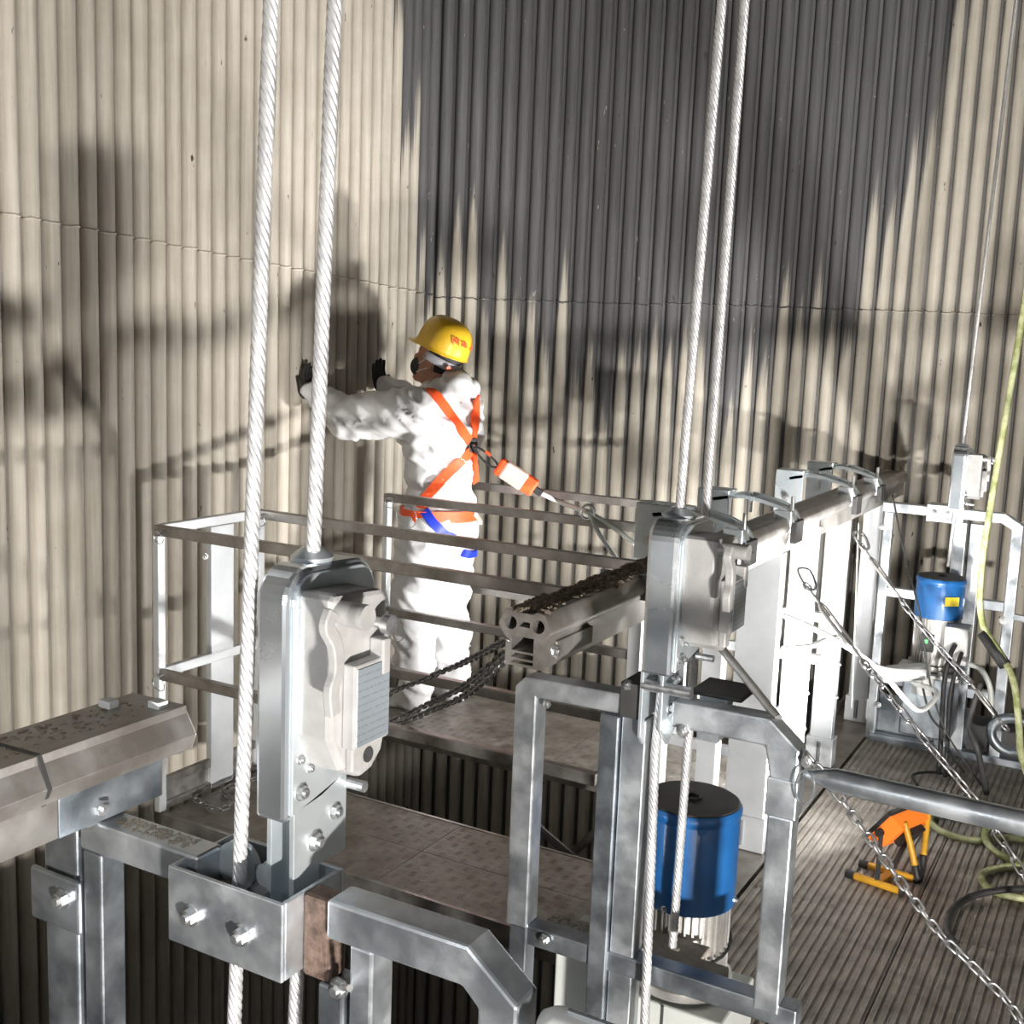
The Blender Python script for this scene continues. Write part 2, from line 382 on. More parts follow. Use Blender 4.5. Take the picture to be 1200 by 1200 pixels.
# ================================================================== aluminium beams (hollow extrusion)
def beam_profile():
    """outline and cavities, (across, up), up measured from the underside"""
    outer = [(-.045, 0), (.045, 0), (.045, .062), (.052, .068), (.064, .09), (.048, .122), (.03, .125), (.02, .119), (-.02, .119), (-.03, .125), (-.048, .122), (-.064, .09), (-.052, .068), (-.045, .062)]
    circ = lambda cx, cy, r, n=12: [(cx + r * math.cos(2 * math.pi * i / n), cy + r * math.sin(2 * math.pi * i / n)) for i in range(n)]
    rect = lambda a, b, c, d: [(a, c), (b, c), (b, d), (a, d)]
    holes = [circ(-.034, .094, .015), circ(.034, .094, .015), rect(-.013, .013, .088, .1),
             rect(-.03, .024, .034, .066), rect(-.03, .024, .018, .029), rect(-.03, .024, .006, .013)]
    return outer, holes
def beam_mesh(name, cx, z0, y0, y1, off):
    cu = bpy.data.curves.new(name, 'CURVE'); cu.dimensions = '2D'; cu.fill_mode = 'BOTH'; cu.extrude = (y1 - y0) / 2
    outer, holes = beam_profile()
    for pl in [outer] + holes:
        sp = cu.splines.new('POLY'); sp.points.add(len(pl) - 1); sp.use_cyclic_u = True
        for q, (a, b) in zip(sp.points, pl): q.co = (a, b, 0, 1)
    t = bpy.data.objects.new(name, cu); COL.objects.link(t)
    bpy.context.view_layer.update()
    me = bpy.data.meshes.new_from_object(t.evaluated_get(bpy.context.evaluated_depsgraph_get()))
    bpy.data.objects.remove(t); bpy.data.curves.remove(cu)
    me.transform(Matrix(((1, 0, 0, cx), (0, 0, -1, (y0 + y1) / 2), (0, 1, 0, z0), (0, 0, 0, 1)))); me.transform(Matrix.Translation(-off))
    me.name = name; me.materials.clear(); me.materials.append(M['beam']); return me
BX, BZ = -1.132, 1.0
br = thing('aluminium_beam', 'long aluminium beam with hollow end and ash on top, clamped by curved straps', 'beam', (BX, 2.1, BZ))
link('extrusion', beam_mesh('extrusion', BX, BZ, 2.1, 6.08, ROOT[br]), br)
# ash crusted along the top
def ash(parent, x0, x1, y0, y1, z, n, h=.006, rr=(.006, .02)):
    mb = MB()
    for i in range(n):
        x = random.uniform(x0, x1); y = random.uniform(y0, y1); r = random.uniform(*rr); a = random.uniform(0, 3.14)
        k = 7; vs = [(x + math.cos(a + 6.283 * j / k) * r * random.uniform(.7, 1.2), y + math.sin(a + 6.283 * j / k) * r * 1.6 * random.uniform(.7, 1.2), z - .002) for j in range(k)]
        vs += [(x + (q[0] - x) * .5, y + (q[1] - y) * .5, z + random.uniform(.3, 1) * h) for q in vs[:k]]
        mb.add(vs, [(j, (j + 1) % k, k + (j + 1) % k, k + j) for j in range(k)] + [tuple(range(k, 2 * k))])
    return tag(mb.build('ash_crust', 'dirt', parent), kind='stuff')
ash(br, BX - .04, BX + .035, 2.12, 3.1, BZ + .122, 420, .008)
MB().box(BX + .045, BX + .051, 2.16, 2.34, BZ + .012, BZ + .052).build('splice_plate', 'beam', br, bevel=.001)
bolt(br, (BX + .045, 2.155, BZ + .032), X_, 1.1)
MB().box(BX - .066, BX + .066, 2.62, 2.63, BZ + .062, BZ + .127).build('joint_collar', 'galv_dull', br)
for y in (3.0, 4.4, 5.8): bolt(br, (BX + .046, y, BZ + .03), X_, .9)
LX = -1.285
bl = thing('aluminium_beam', 'dirty aluminium beam resting on the frame with the big safety lock', 'beam', (LX, .2, BZ))
link('extrusion', beam_mesh('extrusion', LX, BZ, -.6, 1.175, ROOT[bl]), bl)
MB().prism([(LX + .064, -.1, BZ + .09), (LX + .052, -.1, BZ + .068), (LX + .068, -.1, BZ + .066), (LX + .078, -.1, BZ + .09), (LX + .056, -.1, BZ + .126), (LX - .056, -.1, BZ + .126), (LX - .056, -.1, BZ + .13), (LX + .058, -.1, BZ + .132)], (0, 1.31, 0)).build('cap_profile', 'beam', bl, bevel=.001)
ash(bl, LX - .04, LX + .04, .3, 1.17, BZ + .13, 500, .0025, (.002, .007))
bolt(bl, (LX + .045, 1.055, BZ + .022), X_, 1.15)
MB().box(LX + .045, LX + .0485, .985, 1.17, BZ + .0, BZ + .062).build('end_plate', 'galv_dull', bl, bevel=.001)
for x, y in ((LX - .03, 1.14), (LX + .03, 1.18)): MB().box(x - .012, x + .012, y - .01, y + .01, BZ + .13, BZ + .142).build('pad', 'white_paint', bl, bevel=.002)
MB().prism([(LX + a, .945, BZ + h) for a, h in ((.066, .064), (.0795, .09), (.0595, .1335), (-.0575, .1315), (-.0575, .128), (.055, .128), (.07, .09), (.056, .066))], (0, .006, 0)).build('joint_strip', 'void', bl)

# ================================================================== hoist frames
def bar_poly(mb, pts, y0, y1): return mb.prism([(x, y0, z) for x, z in pts], (0, y1 - y0, 0))
# --- near frame with the open box
f1 = thing('hoist_stand', 'galvanised hoist stand with open bolted box and chamfered corner', 'hoist stand', (-1.0, 1.13, 0), 'hoist stands')
MB().box(-1.36, -1.115, 1.12, 1.172, .902, .953).build('top_bar', 'galv', f1, bevel=.005)
bar_poly(MB(), [(-.884, .9), (-.884, .955), (-.665, .957), (-.592, .9), (-.592, .06), (-.648, .06), (-.648, .88), (-.672, .902)], 1.12, 1.174).build('corner_arm', 'galv', f1, bevel=.005)
bx = MB()
bx.box(-1.139, -.931, 1.087, 1.094, .836, .948); bx.box(-1.139, -.931, 1.212, 1.218, .836, .948)
bx.box(-1.139, -1.132, 1.094, 1.212, .836, .948); bx.box(-.938, -.931, 1.094, 1.212, .836, .948)
for x0_, x1_, y0_, y1_ in ((-1.132, -1.066, 1.094, 1.212), (-1.066, -1.036, 1.094, 1.12), (-1.066, -1.036, 1.15, 1.212), (-1.036, -1.007, 1.094, 1.212), (-1.007, -.977, 1.094, 1.181), (-.977, -.938, 1.094, 1.212)):
    bx.box(x0_, x1_, y0_, y1_, .893, .897)
box1 = bx.build('rope_box', 'galv', f1, bevel=.003)
for u, v in ((224, 1073), (283, 1096)): bolt(f1, P(u, v, y=1.087), -Y_, 1.15)
for x, r_ in ((-1.085, .036), (-1.03, .018)): MB().lathe([(r_ * .85, -.008), (r_, -.007), (r_ * .83, -.002), (r_ * .83, .002), (r_, .007), (r_ * .85, .008)], (x, 1.172, .93), 24, Y_).build('pulley', 'zinc', f1, auto=30)
MB().box(-.931, -.884, 1.128, 1.166, .83, .948).build('weld_joint', 'rust', f1, bevel=.006)
ash(f1, -1.12, -1.08, 1.105, 1.2, .898, 60, .008, (.004, .009)); ash(f1, -1.025, -.95, 1.103, 1.122, .898, 50, .008, (.003, .007))
ash(f1, -1.3, -1.15, 1.133, 1.161, .953, 160, .002, (.002, .006)).data.materials[0] = M['dust']
MB().box(-.9, -.858, 1.125, 1.175, 0, .83).build('post', 'galv_dull', f1, bevel=.004)
MB().box(-.848, -.812, 1.125, 1.175, 0, .9).build('post', 'galv', f1, bevel=.004)
bolt(f1, P(398, 1157, y=1.125), -Y_, 1.1)
MB().cyl(P(398, 1157, y=1.125), P(410, 1158, y=1.08), .0045, 10).build('bolt_thread', 'bolt', f1)
MB().box(-1.357, -1.318, 1.123, 1.17, 0, .9).build('post', 'galv_dull', f1, bevel=.004)
MB().box(-1.455, -1.38, 1.13, 1.172, 0, .99).build('post', 'galv_dull', f1, bevel=.004)
MB().box(-1.475, -1.362, 1.118, 1.128, .757, .845).build('bracket', 'galv_dull', f1, bevel=.005)
bolt(f1, P(74, 1053, y=1.118), -Y_, 1.2)
MB().box(-1.4, -1.32, 1.1, 1.175, .95, 1.0).build('saddle', 'galv_dull', f1, bevel=.004)
# --- middle frame
f2 = thing('hoist_stand', 'galvanised hoist stand over the large blue hoist motor', 'hoist stand', (-.85, 2.12, 0), 'hoist stands')
bar_poly(MB(), [(-1.15, .4), (-1.15, .955), (-1.125, .98), (-.88, .985), (-.88, .94), (-1.095, .937), (-1.095, .4)], 2.1, 2.15).build('corner_arm', 'galv', f2, bevel=.005)
MB().box(-1.14, -1.095, 2.1, 2.145, -.113, .41).build('post', 'galv_dull', f2, bevel=.004)
MB().box(-.943, -.9, 2.097, 2.15, -.113, .934).build('post', 'galv_dull', f2, bevel=.003)
MB().box(-.897, -.843, 2.108, 2.16, -.113, .935).build('post', 'galv', f2, bevel=.003)
MB().box(-.9, -.852, 2.094, 2.2, .937, 1.012).build('rope_box', 'void', f2, bevel=.004)
bolt(f2, (-.885, 2.1, 1.005), -Y_ + Z_, .9)
bar_poly(MB(), [(-.787, .936), (-.787, .99), (-.585, .993), (-.523, .94), (-.523, .875), (-.578, .875), (-.592, .936)], 2.1, 2.15).build('arm', 'galv', f2, bevel=.005)
MB().box(-.582, -.521, 2.097, 2.153, .8, .878).build('sleeve', 'galv', f2, bevel=.003)
MB().box(-.577, -.526, 2.101, 2.149, .39, .8).build('post', 'galv', f2, bevel=.004)
MB().bar((-1.1, 2.128, .388), (-.49, 2.128, .388), .048, .045).build('lower_bar', 'galv_dull', f2, bevel=.004)
MB().box(-1.08, -.95, 2.155, 2.21, .36, .402).build('shelf_plate', 'dust', f2, bevel=.003)
MB().box(-.84, -.66, 2.155, 2.2, .375, .405).build('shelf_plate', 'dust', f2, bevel=.003)
ash(f2, -1.08, -.96, 2.115, 2.2, .403, 70, .0025, (.003, .009)).data.materials[0] = M['dust']
for u, v in ((638, 1101), (800, 856)): bolt(f2, P(u, v, y=2.1), -Y_, 1.0)
bolt(f2, (-1.08, 2.11, .925), X_, .9)
MB().box(-.77, -.66, 2.155, 2.27, .994, 1.004).build('top_plate', 'void', f2, bevel=.004)
MB().prism([(-.765, 2.2, .885), (-.72, 2.2, .885), (-.7, 2.2, .99), (-.765, 2.2, .99)], (0, .04, 0)).build('gusset', 'galv', f2)
MB().cyl(P(846, 760, y=2.25), P(912, 842, y=2.13), .009, 12).cyl(P(846, 760, y=2.25), P(842, 750, y=2.26), .012, 12).build('strut', 'alu', f2, auto=40)
MB().tube(catmull([P(945, 905, y=2.09) + Vector((.018 * math.cos(a), -.004, -.03 + .034 * math.sin(a))) for a in [i * math.pi / 4 for i in range(8)]], 4, True), .002, 6, True).build('pin_ring', 'chrome', f2)
bolt(f2, P(945, 893, y=2.095), -Y_, .8)
# --- far frame
y3 = 5.44
f3 = thing('hoist_stand', 'distant galvanised hoist stand against the tube wall with small blue motor', 'hoist stand', (-.75, y3, ZF), 'hoist stands')
bar_poly(MB(), [(-1.06, .985), (-1.06, 1.03), (-.53, 1.03), (-.452, .985), (-.452, ZF), (-.5, ZF), (-.5, .96), (-.545, .985)], y3, y3 + .045).build('corner_arm', 'galv', f3, bevel=.004)
MB().box(-1.05, -1.01, y3, y3 + .045, ZF, .985).build('post', 'galv', f3, bevel=.003)
MB().box(-.86, -.7, y3 - .03, y3 + .06, .965, 1.045).build('rope_box', 'galv', f3, bevel=.004)
for x in (-.825, -.766): bolt(f3, (x, y3 - .03, 1.005), -Y_, 1.1)
MB().box(-.74, -.685, y3 + .0, y3 + .04, ZF, .97).build('post', 'galv', f3, bevel=.003)
MB().box(-.67, -.615, y3 + .0, y3 + .04, ZF, .97).build('post', 'galv', f3, bevel=.003)
for z in (.585, .165): MB().box(-1.03, -.47, y3 + .005, y3 + .04, z, z + .045).build('cross_bar', 'galv', f3, bevel=.003)
MB().box(-1.01, -.6, y3 + .06, y3 + .07, ZF + .01, .1).build('kick_panel', 'galv_dull', f3)
MB().box(-1.03, -.1, y3 - .02, y3 + .04, ZF - .02, ZF + .03).build('base_rail', 'galv_dull', f3, bevel=.003)
MB().box(-.6, -.1, y3 + .03, y3 + .05, ZF + .03, .08).build('kick_panel', 'void', f3)
bolt(f3, P(1034, 617, y=y3), -Y_, 1.2); bolt(f3, (-1.0, y3 - .01, .06), -Y_, 1.1)
MB().bar((-.455, y3 + .01, .57), (-.25, y3 - .02, .56), .02, .028).build('side_arm', 'galv', f3, bevel=.002)
bolt(f3, P(1176, 727, y=y3), -Y_, 1.4)

# ================================================================== safety locks
def make_lock(label, loc, sc, print_plate=True):
    """built round the first lock's own place; loc/scale move copies"""
    o = Vector((-1.009, 1.12, 1.04))
    r = thing('safety_lock', label, 'safety lock', o, 'rope safety locks')
    xs, xe = -1.009, -.957
    def arc(cy, cz, rad, a0, a1, n=6): return [(cy + rad * math.cos(a0 + (a1 - a0) * i / n), cz + rad * math.sin(a0 + (a1 - a0) * i / n)) for i in range(n + 1)]
    out = [(1.12, 1.04)] + arc(1.165, 1.343, .045, math.pi, math.pi / 2) + arc(1.272, 1.343, .04, math.pi / 2, 0) + [(1.312, 1.14), (1.255, 1.068), (1.2, 1.05)]
    sh = MB().prism([(xs, y, z) for y, z in out], (xe - xs, 0, 0)).build('shell', 'chrome', r, bevel=.007)
    inn = [(1.128, 1.05)] + arc(1.168, 1.338, .04, math.pi, math.pi / 2) + arc(1.266, 1.338, .038, math.pi / 2, 0) + [(1.303, 1.145), (1.25, 1.077)]
    MB().prism([(xe, y, z) for y, z in inn], (.006, 0, 0)).build('side_plate', 'zinc', r, bevel=.002)
    MB().lathe([(.001, 0), (.028, 0), (.03, .006), (.02, .014), (.012, .02), (.001, .02)], (-.985, 1.205, 1.387), 20).build('rope_gland', 'zinc', r, auto=30)
    # cast housing
    hp = [(1.14, 1.352), (1.146, 1.36), (1.25, 1.352), (1.262, 1.338), (1.268, 1.155), (1.258, 1.118), (1.235, 1.098), (1.208, 1.092), (1.165, 1.115), (1.138, 1.165)]
    h = MB().prism([(xe, y, z) for y, z in hp], (.06, 0, 0)).build('housing', 'cast', r, bevel=.008)
    xf = -.897
    q = lambda u, v, x=xf: P(u, v, x=x)
    # lever: S-shaped strap standing off the housing
    lv = [(388, 715), (383, 735), (392, 755), (394, 785), (388, 810), (390, 838)]
    c = catmull([P(u, v, x=-.868) for u, v in lv], 6); mb = MB()
    sweep(mb, c, .019, .013, X_)
    mb.build('lever', 'cast', h, bevel=.003)
    MB().cyl(P(398, 718, x=-.9), P(398, 718, x=-.9) + X_ * .046, .017, 20).build('lever_hub', 'cast', h, auto=40)
    MB().cyl(q(437, 728), q(437, 728) + X_ * .03, .008, 16).cyl(q(437, 728) + X_ * .02, q(437, 728) + X_ * .032, .0135, 18).build('knob', 'bolt', h, auto=40)
    k = q(437, 745); MB().box(k.x, k.x + .024, k.y - .008, k.y + .01, k.z - .05, k.z).build('catch', 'cast', h, bevel=.003)
    k0 = P(417, 790, x=-.875); k1 = P(456, 862, x=-.875)
    MB().box(xf, -.876, k0.y, k1.y, k1.z, k0.z + .01).build('plate_block', 'cast', h, bevel=.003)
    MB().box(-.876, -.8745, k0.y + .005, k1.y - .003, k1.z + .004, k0.z + .004).build('name_plate', 'plate', h)
    c0 = q(431, 884); MB().lathe([(.001, 0), (.011, 0), (.011, .0015), (.001, .0015)], c0, 18, X_).build('inspection_port', 'darkcap', h)
    MB().box(xf, xf + .012, 1.172, 1.196, 1.112, 1.2).build('guide_rib', 'cast', h, bevel=.003)
    for u, v in ((352, 890), (363, 900), (352, 928)): bolt(r, P(u, v, x=xe + .006), X_, .5 if v < 920 else .9)
    MB().cyl(P(408, 917, x=xe), P(408, 917, x=xe) + X_ * .03, .008, 12).build('stud', 'bolt', r)
    # mounting plates going down into the box
    MB().prism([(xe - .008, y, z) for y, z in [(1.14, .8965), (1.14, 1.1), (1.255, 1.12), (1.255, .956), (1.195, .956), (1.195, .8965)]], (.008, 0, 0)).build('mount_plate', 'zinc', r, bevel=.001)
    MB().box(xs + .004, xs + .012, 1.14, 1.18, .8965, 1.06).build('mount_plate', 'zinc', r, bevel=.001)
    bolt(r, P(368, 985, x=xe), X_, 1.1); bolt(r, P(392, 950, x=xe), X_, .9)
    return r
lk1 = make_lock('grey rope safety lock, largest, bolted in the open galvanised box', None, 1)
lk2 = copy_tree(lk1); lk2.location = (-.848, 2.07, 1.045); lk2.scale = (1.26, 1.05, .9)
lk2['label'] = 'grey rope safety lock above the large blue hoist motor'
lk3 = copy_tree(lk1); lk3.location = (-.7565, 5.31, 1.044); lk3.scale = (1.1, 1, .78)
for q in (lk2, lk3):      # these two sit on their own bracket or box, without the long mounting plates
    for ch in list(q.children):
        if ch.name.startswith('mount_plate') or (ch.name.startswith('bolt') and (ch.matrix_basis.translation.z < -.01)): bpy.data.objects.remove(ch)
lk3['label'] = 'small distant rope safety lock on the frame by the tube wall'
# pointed bracket that carries the middle lock
lb = thing('lock_bracket', 'bright pointed steel bracket under the middle safety lock', 'bracket', (-.8, 2.09, .88))
MB().prism([(-.852, y, z) for y, z in ((2.085, 1.047), (2.085, .905), (2.105, .885), (2.105, .94), (2.17, .94), (2.17, 1.047))], (.007, 0, 0)).build('cheek_plate', 'zinc', lb, bevel=.001)
MB().prism([(-.809, y, z) for y, z in ((2.085, 1.047), (2.085, .93), (2.13, .885), (2.2, .935), (2.2, 1.047))], (.007, 0, 0)).build('cheek_plate', 'zinc', lb, bevel=.001)
MB().cyl((-.85, 2.095, 1.015), (-.745, 2.095, 1.015), .012, 14).build('pivot_pin', 'bolt', lb, auto=40)
bolt(lb, (-.802, 2.13, .965), X_, 1.1); bolt(lb, (-.802, 2.16, 1.02), X_, .7)

# ================================================================== wire ropes
def wire_rope(label, pts_, r, mname='rope', lay=4.3):
    way = [Vector(p) for p in pts_]; o = thing('wire_rope', label, 'rope', way[0], 'steel wire ropes')
    seg = [(q - p).length for p, q in zip(way, way[1:])]; L = sum(seg); turns = L / (lay * 2 * r); n = int(turns * 12) + 2
    s, u = basis(way[-1] - way[0])
    def pos(x):
        for p, q, l in zip(way, way[1:], seg):
            if x <= l + 1e-6: return p + (q - p) * (x / l)
            x -= l
        return way[-1]
    for k in range(6):
        pts = []
        for i in range(n):
            t = i / (n - 1); an = turns * 2 * math.pi * t + k * math.pi / 3
            pts.append(pos(L * t) + (s * math.cos(an) + u * math.sin(an)) * r * .62)
        MB().tube(pts, r * .42, 6).build('strand', mname, o, smooth=True)
    return o
def up_to(p, q, z):  # continue the line p->q up to height z
    p = Vector(p); q = Vector(q); return p + (q - p) * ((z - p.z) / (q.z - p.z))
y = 1.135
a, b_ = P(281, 1035, y=y), P(318, 0, y=y); lowr = P(274, 1215, y=y)
wire_rope('taut steel rope running down into the open box beside the big lock', [lowr, up_to(a, b_, 3.2)], .0102)
a, b_ = P(360, 662, y=1.205), P(388, 0, y=1.205)
wire_rope('taut steel rope entering the top of the big safety lock', [P(345, 1215, y=1.195), up_to(a, b_, 3.2)], .0102)
a, b_ = P(797, 606, y=2.16), P(846, 0, y=2.16)
wire_rope('taut steel rope entering the top of the middle safety lock', [up_to(P(756, 1190, y=2.075), (-.827, 2.127, .87), ZF + .002), (-.827, 2.127, .87), (-.818, 2.159, 1.357), up_to((-.818, 2.159, 1.357), P(846, 0, y=2.2), 3.7)], .0098)
a = P(788, 1112, y=2.32); b_ = P(873, 0, y=2.34)
wire_rope('taut steel rope running down to the hoist behind the middle lock', [a, up_to(a, b_, 3.7)], .0098)
a = P(1111, 664, y=5.395); b_ = P(1180, 90, y=5.395)
wire_rope('thin distant wire rope running into the far safety lock', [a, up_to(a, b_, 4.3)], .0075)

# ================================================================== hoist motors
def hoist(label, c, zb, zt, r, zlow, name='hoist_motor'):
    o = thing(name, label, 'hoist motor', (c[0], c[1], zlow), 'blue electric hoists'); cx, cy = c
    MB().lathe([(r * .93, zb), (r, zb + .004), (r, zt - .04), (r * .985, zt - .034), (r * .985, zt - .03), (r * 1.03, zt - .024), (r * 1.03, zt - .012), (r * .99, zt - .004), (r * .9, zt - .004)], (cx, cy, 0), 40).build('motor_cover', 'blue', o, auto=50)
    cap = MB().lathe([(.001, zt - .006), (r * .97, zt - .006), (r * .95, zt - .001), (r * .2, zt + .001), (r * .19, zt + .005), (r * .14, zt + .005), (r * .13, zt), (.001, zt)], (cx, cy, 0), 40).build('fan_cap', 'darkcap', o, auto=50)
    n = 36; fb = MB().lathe([(r * .82, zlow + .03), (r * .82, zb + .01)], (cx, cy, 0), 40).build('motor_body', 'alu', o, auto=40)
    me = MB().box(r * .78, r * .93, -.0025, .0025, zlow + .04, zb).mesh('fin'); me.materials.append(M['alu'])
    for i in range(n): inst(me, 'cooling_fin', Matrix.Translation((cx, cy, 0)) @ Matrix.Rotation(2 * math.pi * i / n, 4, 'Z'), fb)
    MB().lathe([(r * 1.02, zlow + .012), (r * 1.05, zlow + .018), (r * 1.05, zlow + .036), (r * .8, zlow + .04)], (cx, cy, 0), 36).build('flange', 'alu', o, auto=40)
    return o
h2 = hoist('large blue hoist motor with dark round cap under the middle lock', (-.862, 2.48), .388, .638, .115, .165)
h2c = [.096 * math.cos(a) for a in (0, 1)]
MB().tube([(-.862 + .112 * math.cos(a), 2.48 + .112 * math.sin(a), .285 + .012 * math.sin(a * 2)) for a in [i * math.pi / 12 for i in range(24)]], .004, 6, True).build('cable_loop', 'black', h2, smooth=True)
MB().box(-.995, -.715, 2.36, 2.6, ZF, .165).build('gear_housing', 'pale_panel', h2, bevel=.006)
MB().box(-.862, -.858, 2.355, 2.36, -.06, .165).build('panel_seam', 'void', h2)
bolt(h2, (-.9, 2.36, .09), -Y_, .8); bolt(h2, (-.75, 2.36, .0), -Y_, .8)
for a in (0.2, 1.5, 3.4, 4.6): bolt(h2, (-.862 + .1145 * math.cos(a), 2.48 + .1145 * math.sin(a), .4), (math.cos(a), math.sin(a), 0), .6)
MB().lathe([(.001, 0), (.016, 0), (.018, .004), (.012, .006), (.001, .006)], P(788, 1112, y=2.32), 20).build('rope_guide', 'dust', h2, auto=40)
k = P(788, 1112, y=2.32); MB().box(k.x - .07, k.x + .07, k.y - .035, k.y + .06, k.z - .014, k.z - .001).build('guide_plate', 'dust', h2, bevel=.003)
cb = MB().box(-1.07, -.965, 2.2, 2.35, ZF, .34).build('control_cabinet', 'pale_panel', bevel=.005)
tag(cb, 'pale grey panel box between the posts below the lower bar', 'cabinet')
h3 = hoist('small distant blue hoist motor with yellow sticker and silver body', (-.752, 5.34), .555, .74, .105, .31)
a = math.radians(-75)
MB().prism([Vector((-.752 + .1075 * math.cos(t), 5.34 + .1075 * math.sin(t), .625)) for t in [math.radians(q) for q in (-70, -58, -46, -34)]] + [Vector((-.752 + .1075 * math.cos(t), 5.34 + .1075 * math.sin(t), .665)) for t in [math.radians(q) for q in (-34, -46, -58, -70)]], (.001, -.001, 0)).build('sticker', 'yellow_label', h3)
MB().box(-.70, -.60, 5.2, 5.32, .38, .545).build('terminal_box', 'white_paint', h3, bevel=.006)
MB().box(-.80, -.745, 5.232, 5.25, .41, .49).build('indicator_window', 'darkcap', h3, bevel=.003)
MB().box(-.785, -.77, 5.228, 5.233, .45, .465).build('indicator_light', 'green', h3)
MB().box(-.86, -.64, 5.22, 5.44, .02, .3).build('gear_housing', 'galv_dull', h3, bevel=.01)
MB().box(-.9, -.62, 5.2, 5.42, .3, .315).build('base_flange', 'white_paint', h3, bevel=.003)
for x in (-.89, -.7, -.64): bolt(h3, (x, 5.22, .315), Z_, 1.2)
MB().lathe([(.05, .22), (.05, .3)], (-.77, 5.24, 0), 20).build('oil_cup', 'white_paint', h3, auto=40)
MB().tube(catmull([(-.65, 5.19, .47), (-.66, 5.14, .43), (-.67, 5.12, .3), (-.665, 5.15, .05), (-.66, 5.14, ZF + .01)], 8), .011, 8).build('power_cable', 'black', h3, smooth=True)
MB().tube(catmull([(-.62, 5.19, .44), (-.625, 5.14, .4), (-.64, 5.11, .27), (-.635, 5.13, .05), (-.63, 5.12, ZF + .01)], 8), .009, 8).build('power_cable', 'black', h3, smooth=True)

h3.location.y -= .035; h3.location.z += 0
# ================================================================== handrail tubes
t = MB(); a = Vector((-.488, 2.125, .89)); e = Vector((2.9, 2.11, .86))
hr = MB().tube([a - X_ * .03, a - X_ * .012, a + X_ * .012, a + X_ * .03, e], .023, 20, rs=[.008, .01, .018, .023, .023]).build('handrail_tube', 'galv', smooth=True)
tag(hr, 'round aluminium handrail tube reaching out from the middle frame', 'handrail', 'round handrail tubes')
a = P(620, 1196, y=1.15) + X_ * .03
ht = thing('handrail_tube', 'thick pale handrail tube bolted to the chamfered corner of the box frame', 'handrail', a, 'round handrail tubes')
MB().tube([a - X_ * .012, a, a + X_ * .01, a + Vector((.9, 0, -.01))], .03, 24, rs=[.02, .027, .03, .03]).build('pipe', 'white_paint', ht, smooth=True)
p = a + Vector((.035, 0, .031)); MB().cyl(p - X_ * .012, p + X_ * .05, .0035, 10).build('lock_pin', 'chrome', ht)
bolt(ht, a + Vector((.0, -.03, -.005)), -Y_, 1.3)
MB().tube(catmull([a + Vector((-.01, -.03, -.01)), a + Vector((.01, -.05, .012)), a + Vector((.03, -.035, -.01))], 6), .007, 8).build('clip', 'chrome', ht, smooth=True)

# ================================================================== support posts under the beam
def support_post(y, w0, w1, label, mname='post'):
    o = thing('support_post', label, 'post', (-1.13, y, ZF), 'posts under the long beam')
    MB().box(w0, w1, y, y + .055, ZF + .09, BZ).build('column', mname, o, bevel=.003)
    ft = MB().box(w0 - .012, w1 + .012, y - .012, y + .067, ZF, ZF + .13).build('foot_sleeve', mname, o, bevel=.004)
    MB().cyl(((w0 + w1) / 2, y - .012, ZF + .02), ((w0 + w1) / 2, y - .012, ZF + .115), .01, 10).build('foot_pin', 'chrome', ft)
    for z in (.2, .35): bolt(o, (w1, y + .03, z), X_, .8)
    return o
support_post(3.9, -1.235, -1.085, 'wide grey post under the beam nearest the blue motor')
support_post(4.42, -1.2, -1.1, 'white post under the beam behind the wide grey post')
support_post(4.93, -1.19, -1.095, 'bright white post under the beam with a pinned foot sleeve')
support_post(5.66, -1.19, -1.1, 'bright white post under the far end of the beam')
sp_ = MB().box(-1.262, -1.055, 2.95, 6.0, ZF - .05, ZF - .002).build('side_plank', 'deck'); tag(sp_, 'narrow tread plank carrying the feet of the beam posts', 'plank')
MB().box(-1.262, -1.25, 2.95, 6.0, ZF - .001, -.066).build('light_stop_kerb', 'alu_dirty', sp_, bevel=.002)  # added strip closing the slot where lamp light leaked under the deck

# ================================================================== cantilever decks and railings
def treads(parent, x0, x1, y0, y1, z, cell=.042):
    mb = MB(); nx = int((x1 - x0) / cell); ny = int((y1 - y0) / cell)
    for i in range(nx):
        for j in range(ny):
            cx, cy = x0 + (i + .5) * cell, y0 + (j + .5) * cell
            for k in range(4):
                o = (k - 1.5) * cell * .2
                if (i + j) % 2: a, b_, c, d = cx - cell * .36, cx + cell * .36, cy + o - .0012, cy + o + .0012
                else: a, b_, c, d = cx + o - .0012, cx + o + .0012, cy - cell * .36, cy + cell * .36
                vs = [(a, c, z), (b_, c, z), (b_, d, z), (a, d, z), ((a + b_) / 2, (c + d) / 2, z + .0012)]
                mb.add(vs, [(0, 1, 4), (1, 2, 4), (2, 3, 4), (3, 0, 4)])
    return tag(mb.build('tread_bars', 'deck', parent), kind='stuff')
def deck(label, x0, x1, y0, y1, ym):
    o = thing('work_deck', label, 'deck', ((x0 + x1) / 2, (y0 + y1) / 2, 0), 'cantilever work decks')
    xm = (x0 + x1) / 2 + .1
    for a, b_ in ((x0, xm), (xm, x1)):
        for c, d in ((y0, ym), (ym, y1)):
            MB().box(a + .0015, b_ - .0015, c + .0015, d - .0015, -.02, 0).build('tread_plate', 'deck', o)
    treads(o, x0, x1, y0, y1, 0)
    for yy in (y0 - .012, y1): MB().box(x0, x1, yy, yy + .012, -.07, .002).build('edge_channel', 'alu_dirty', o)
    for k in range(4):
        xx = x0 + .1 + (x1 - x0 - .2) * k / 3; MB().box(xx - .02, xx + .02, y0, y1, -.07, -.02).build('joist', 'void', o)
    return o
XL = -2.935
deck('empty dusty tread plate work deck behind the big lock', XL + .035, -1.265, 2.757, 3.262, 3.016)
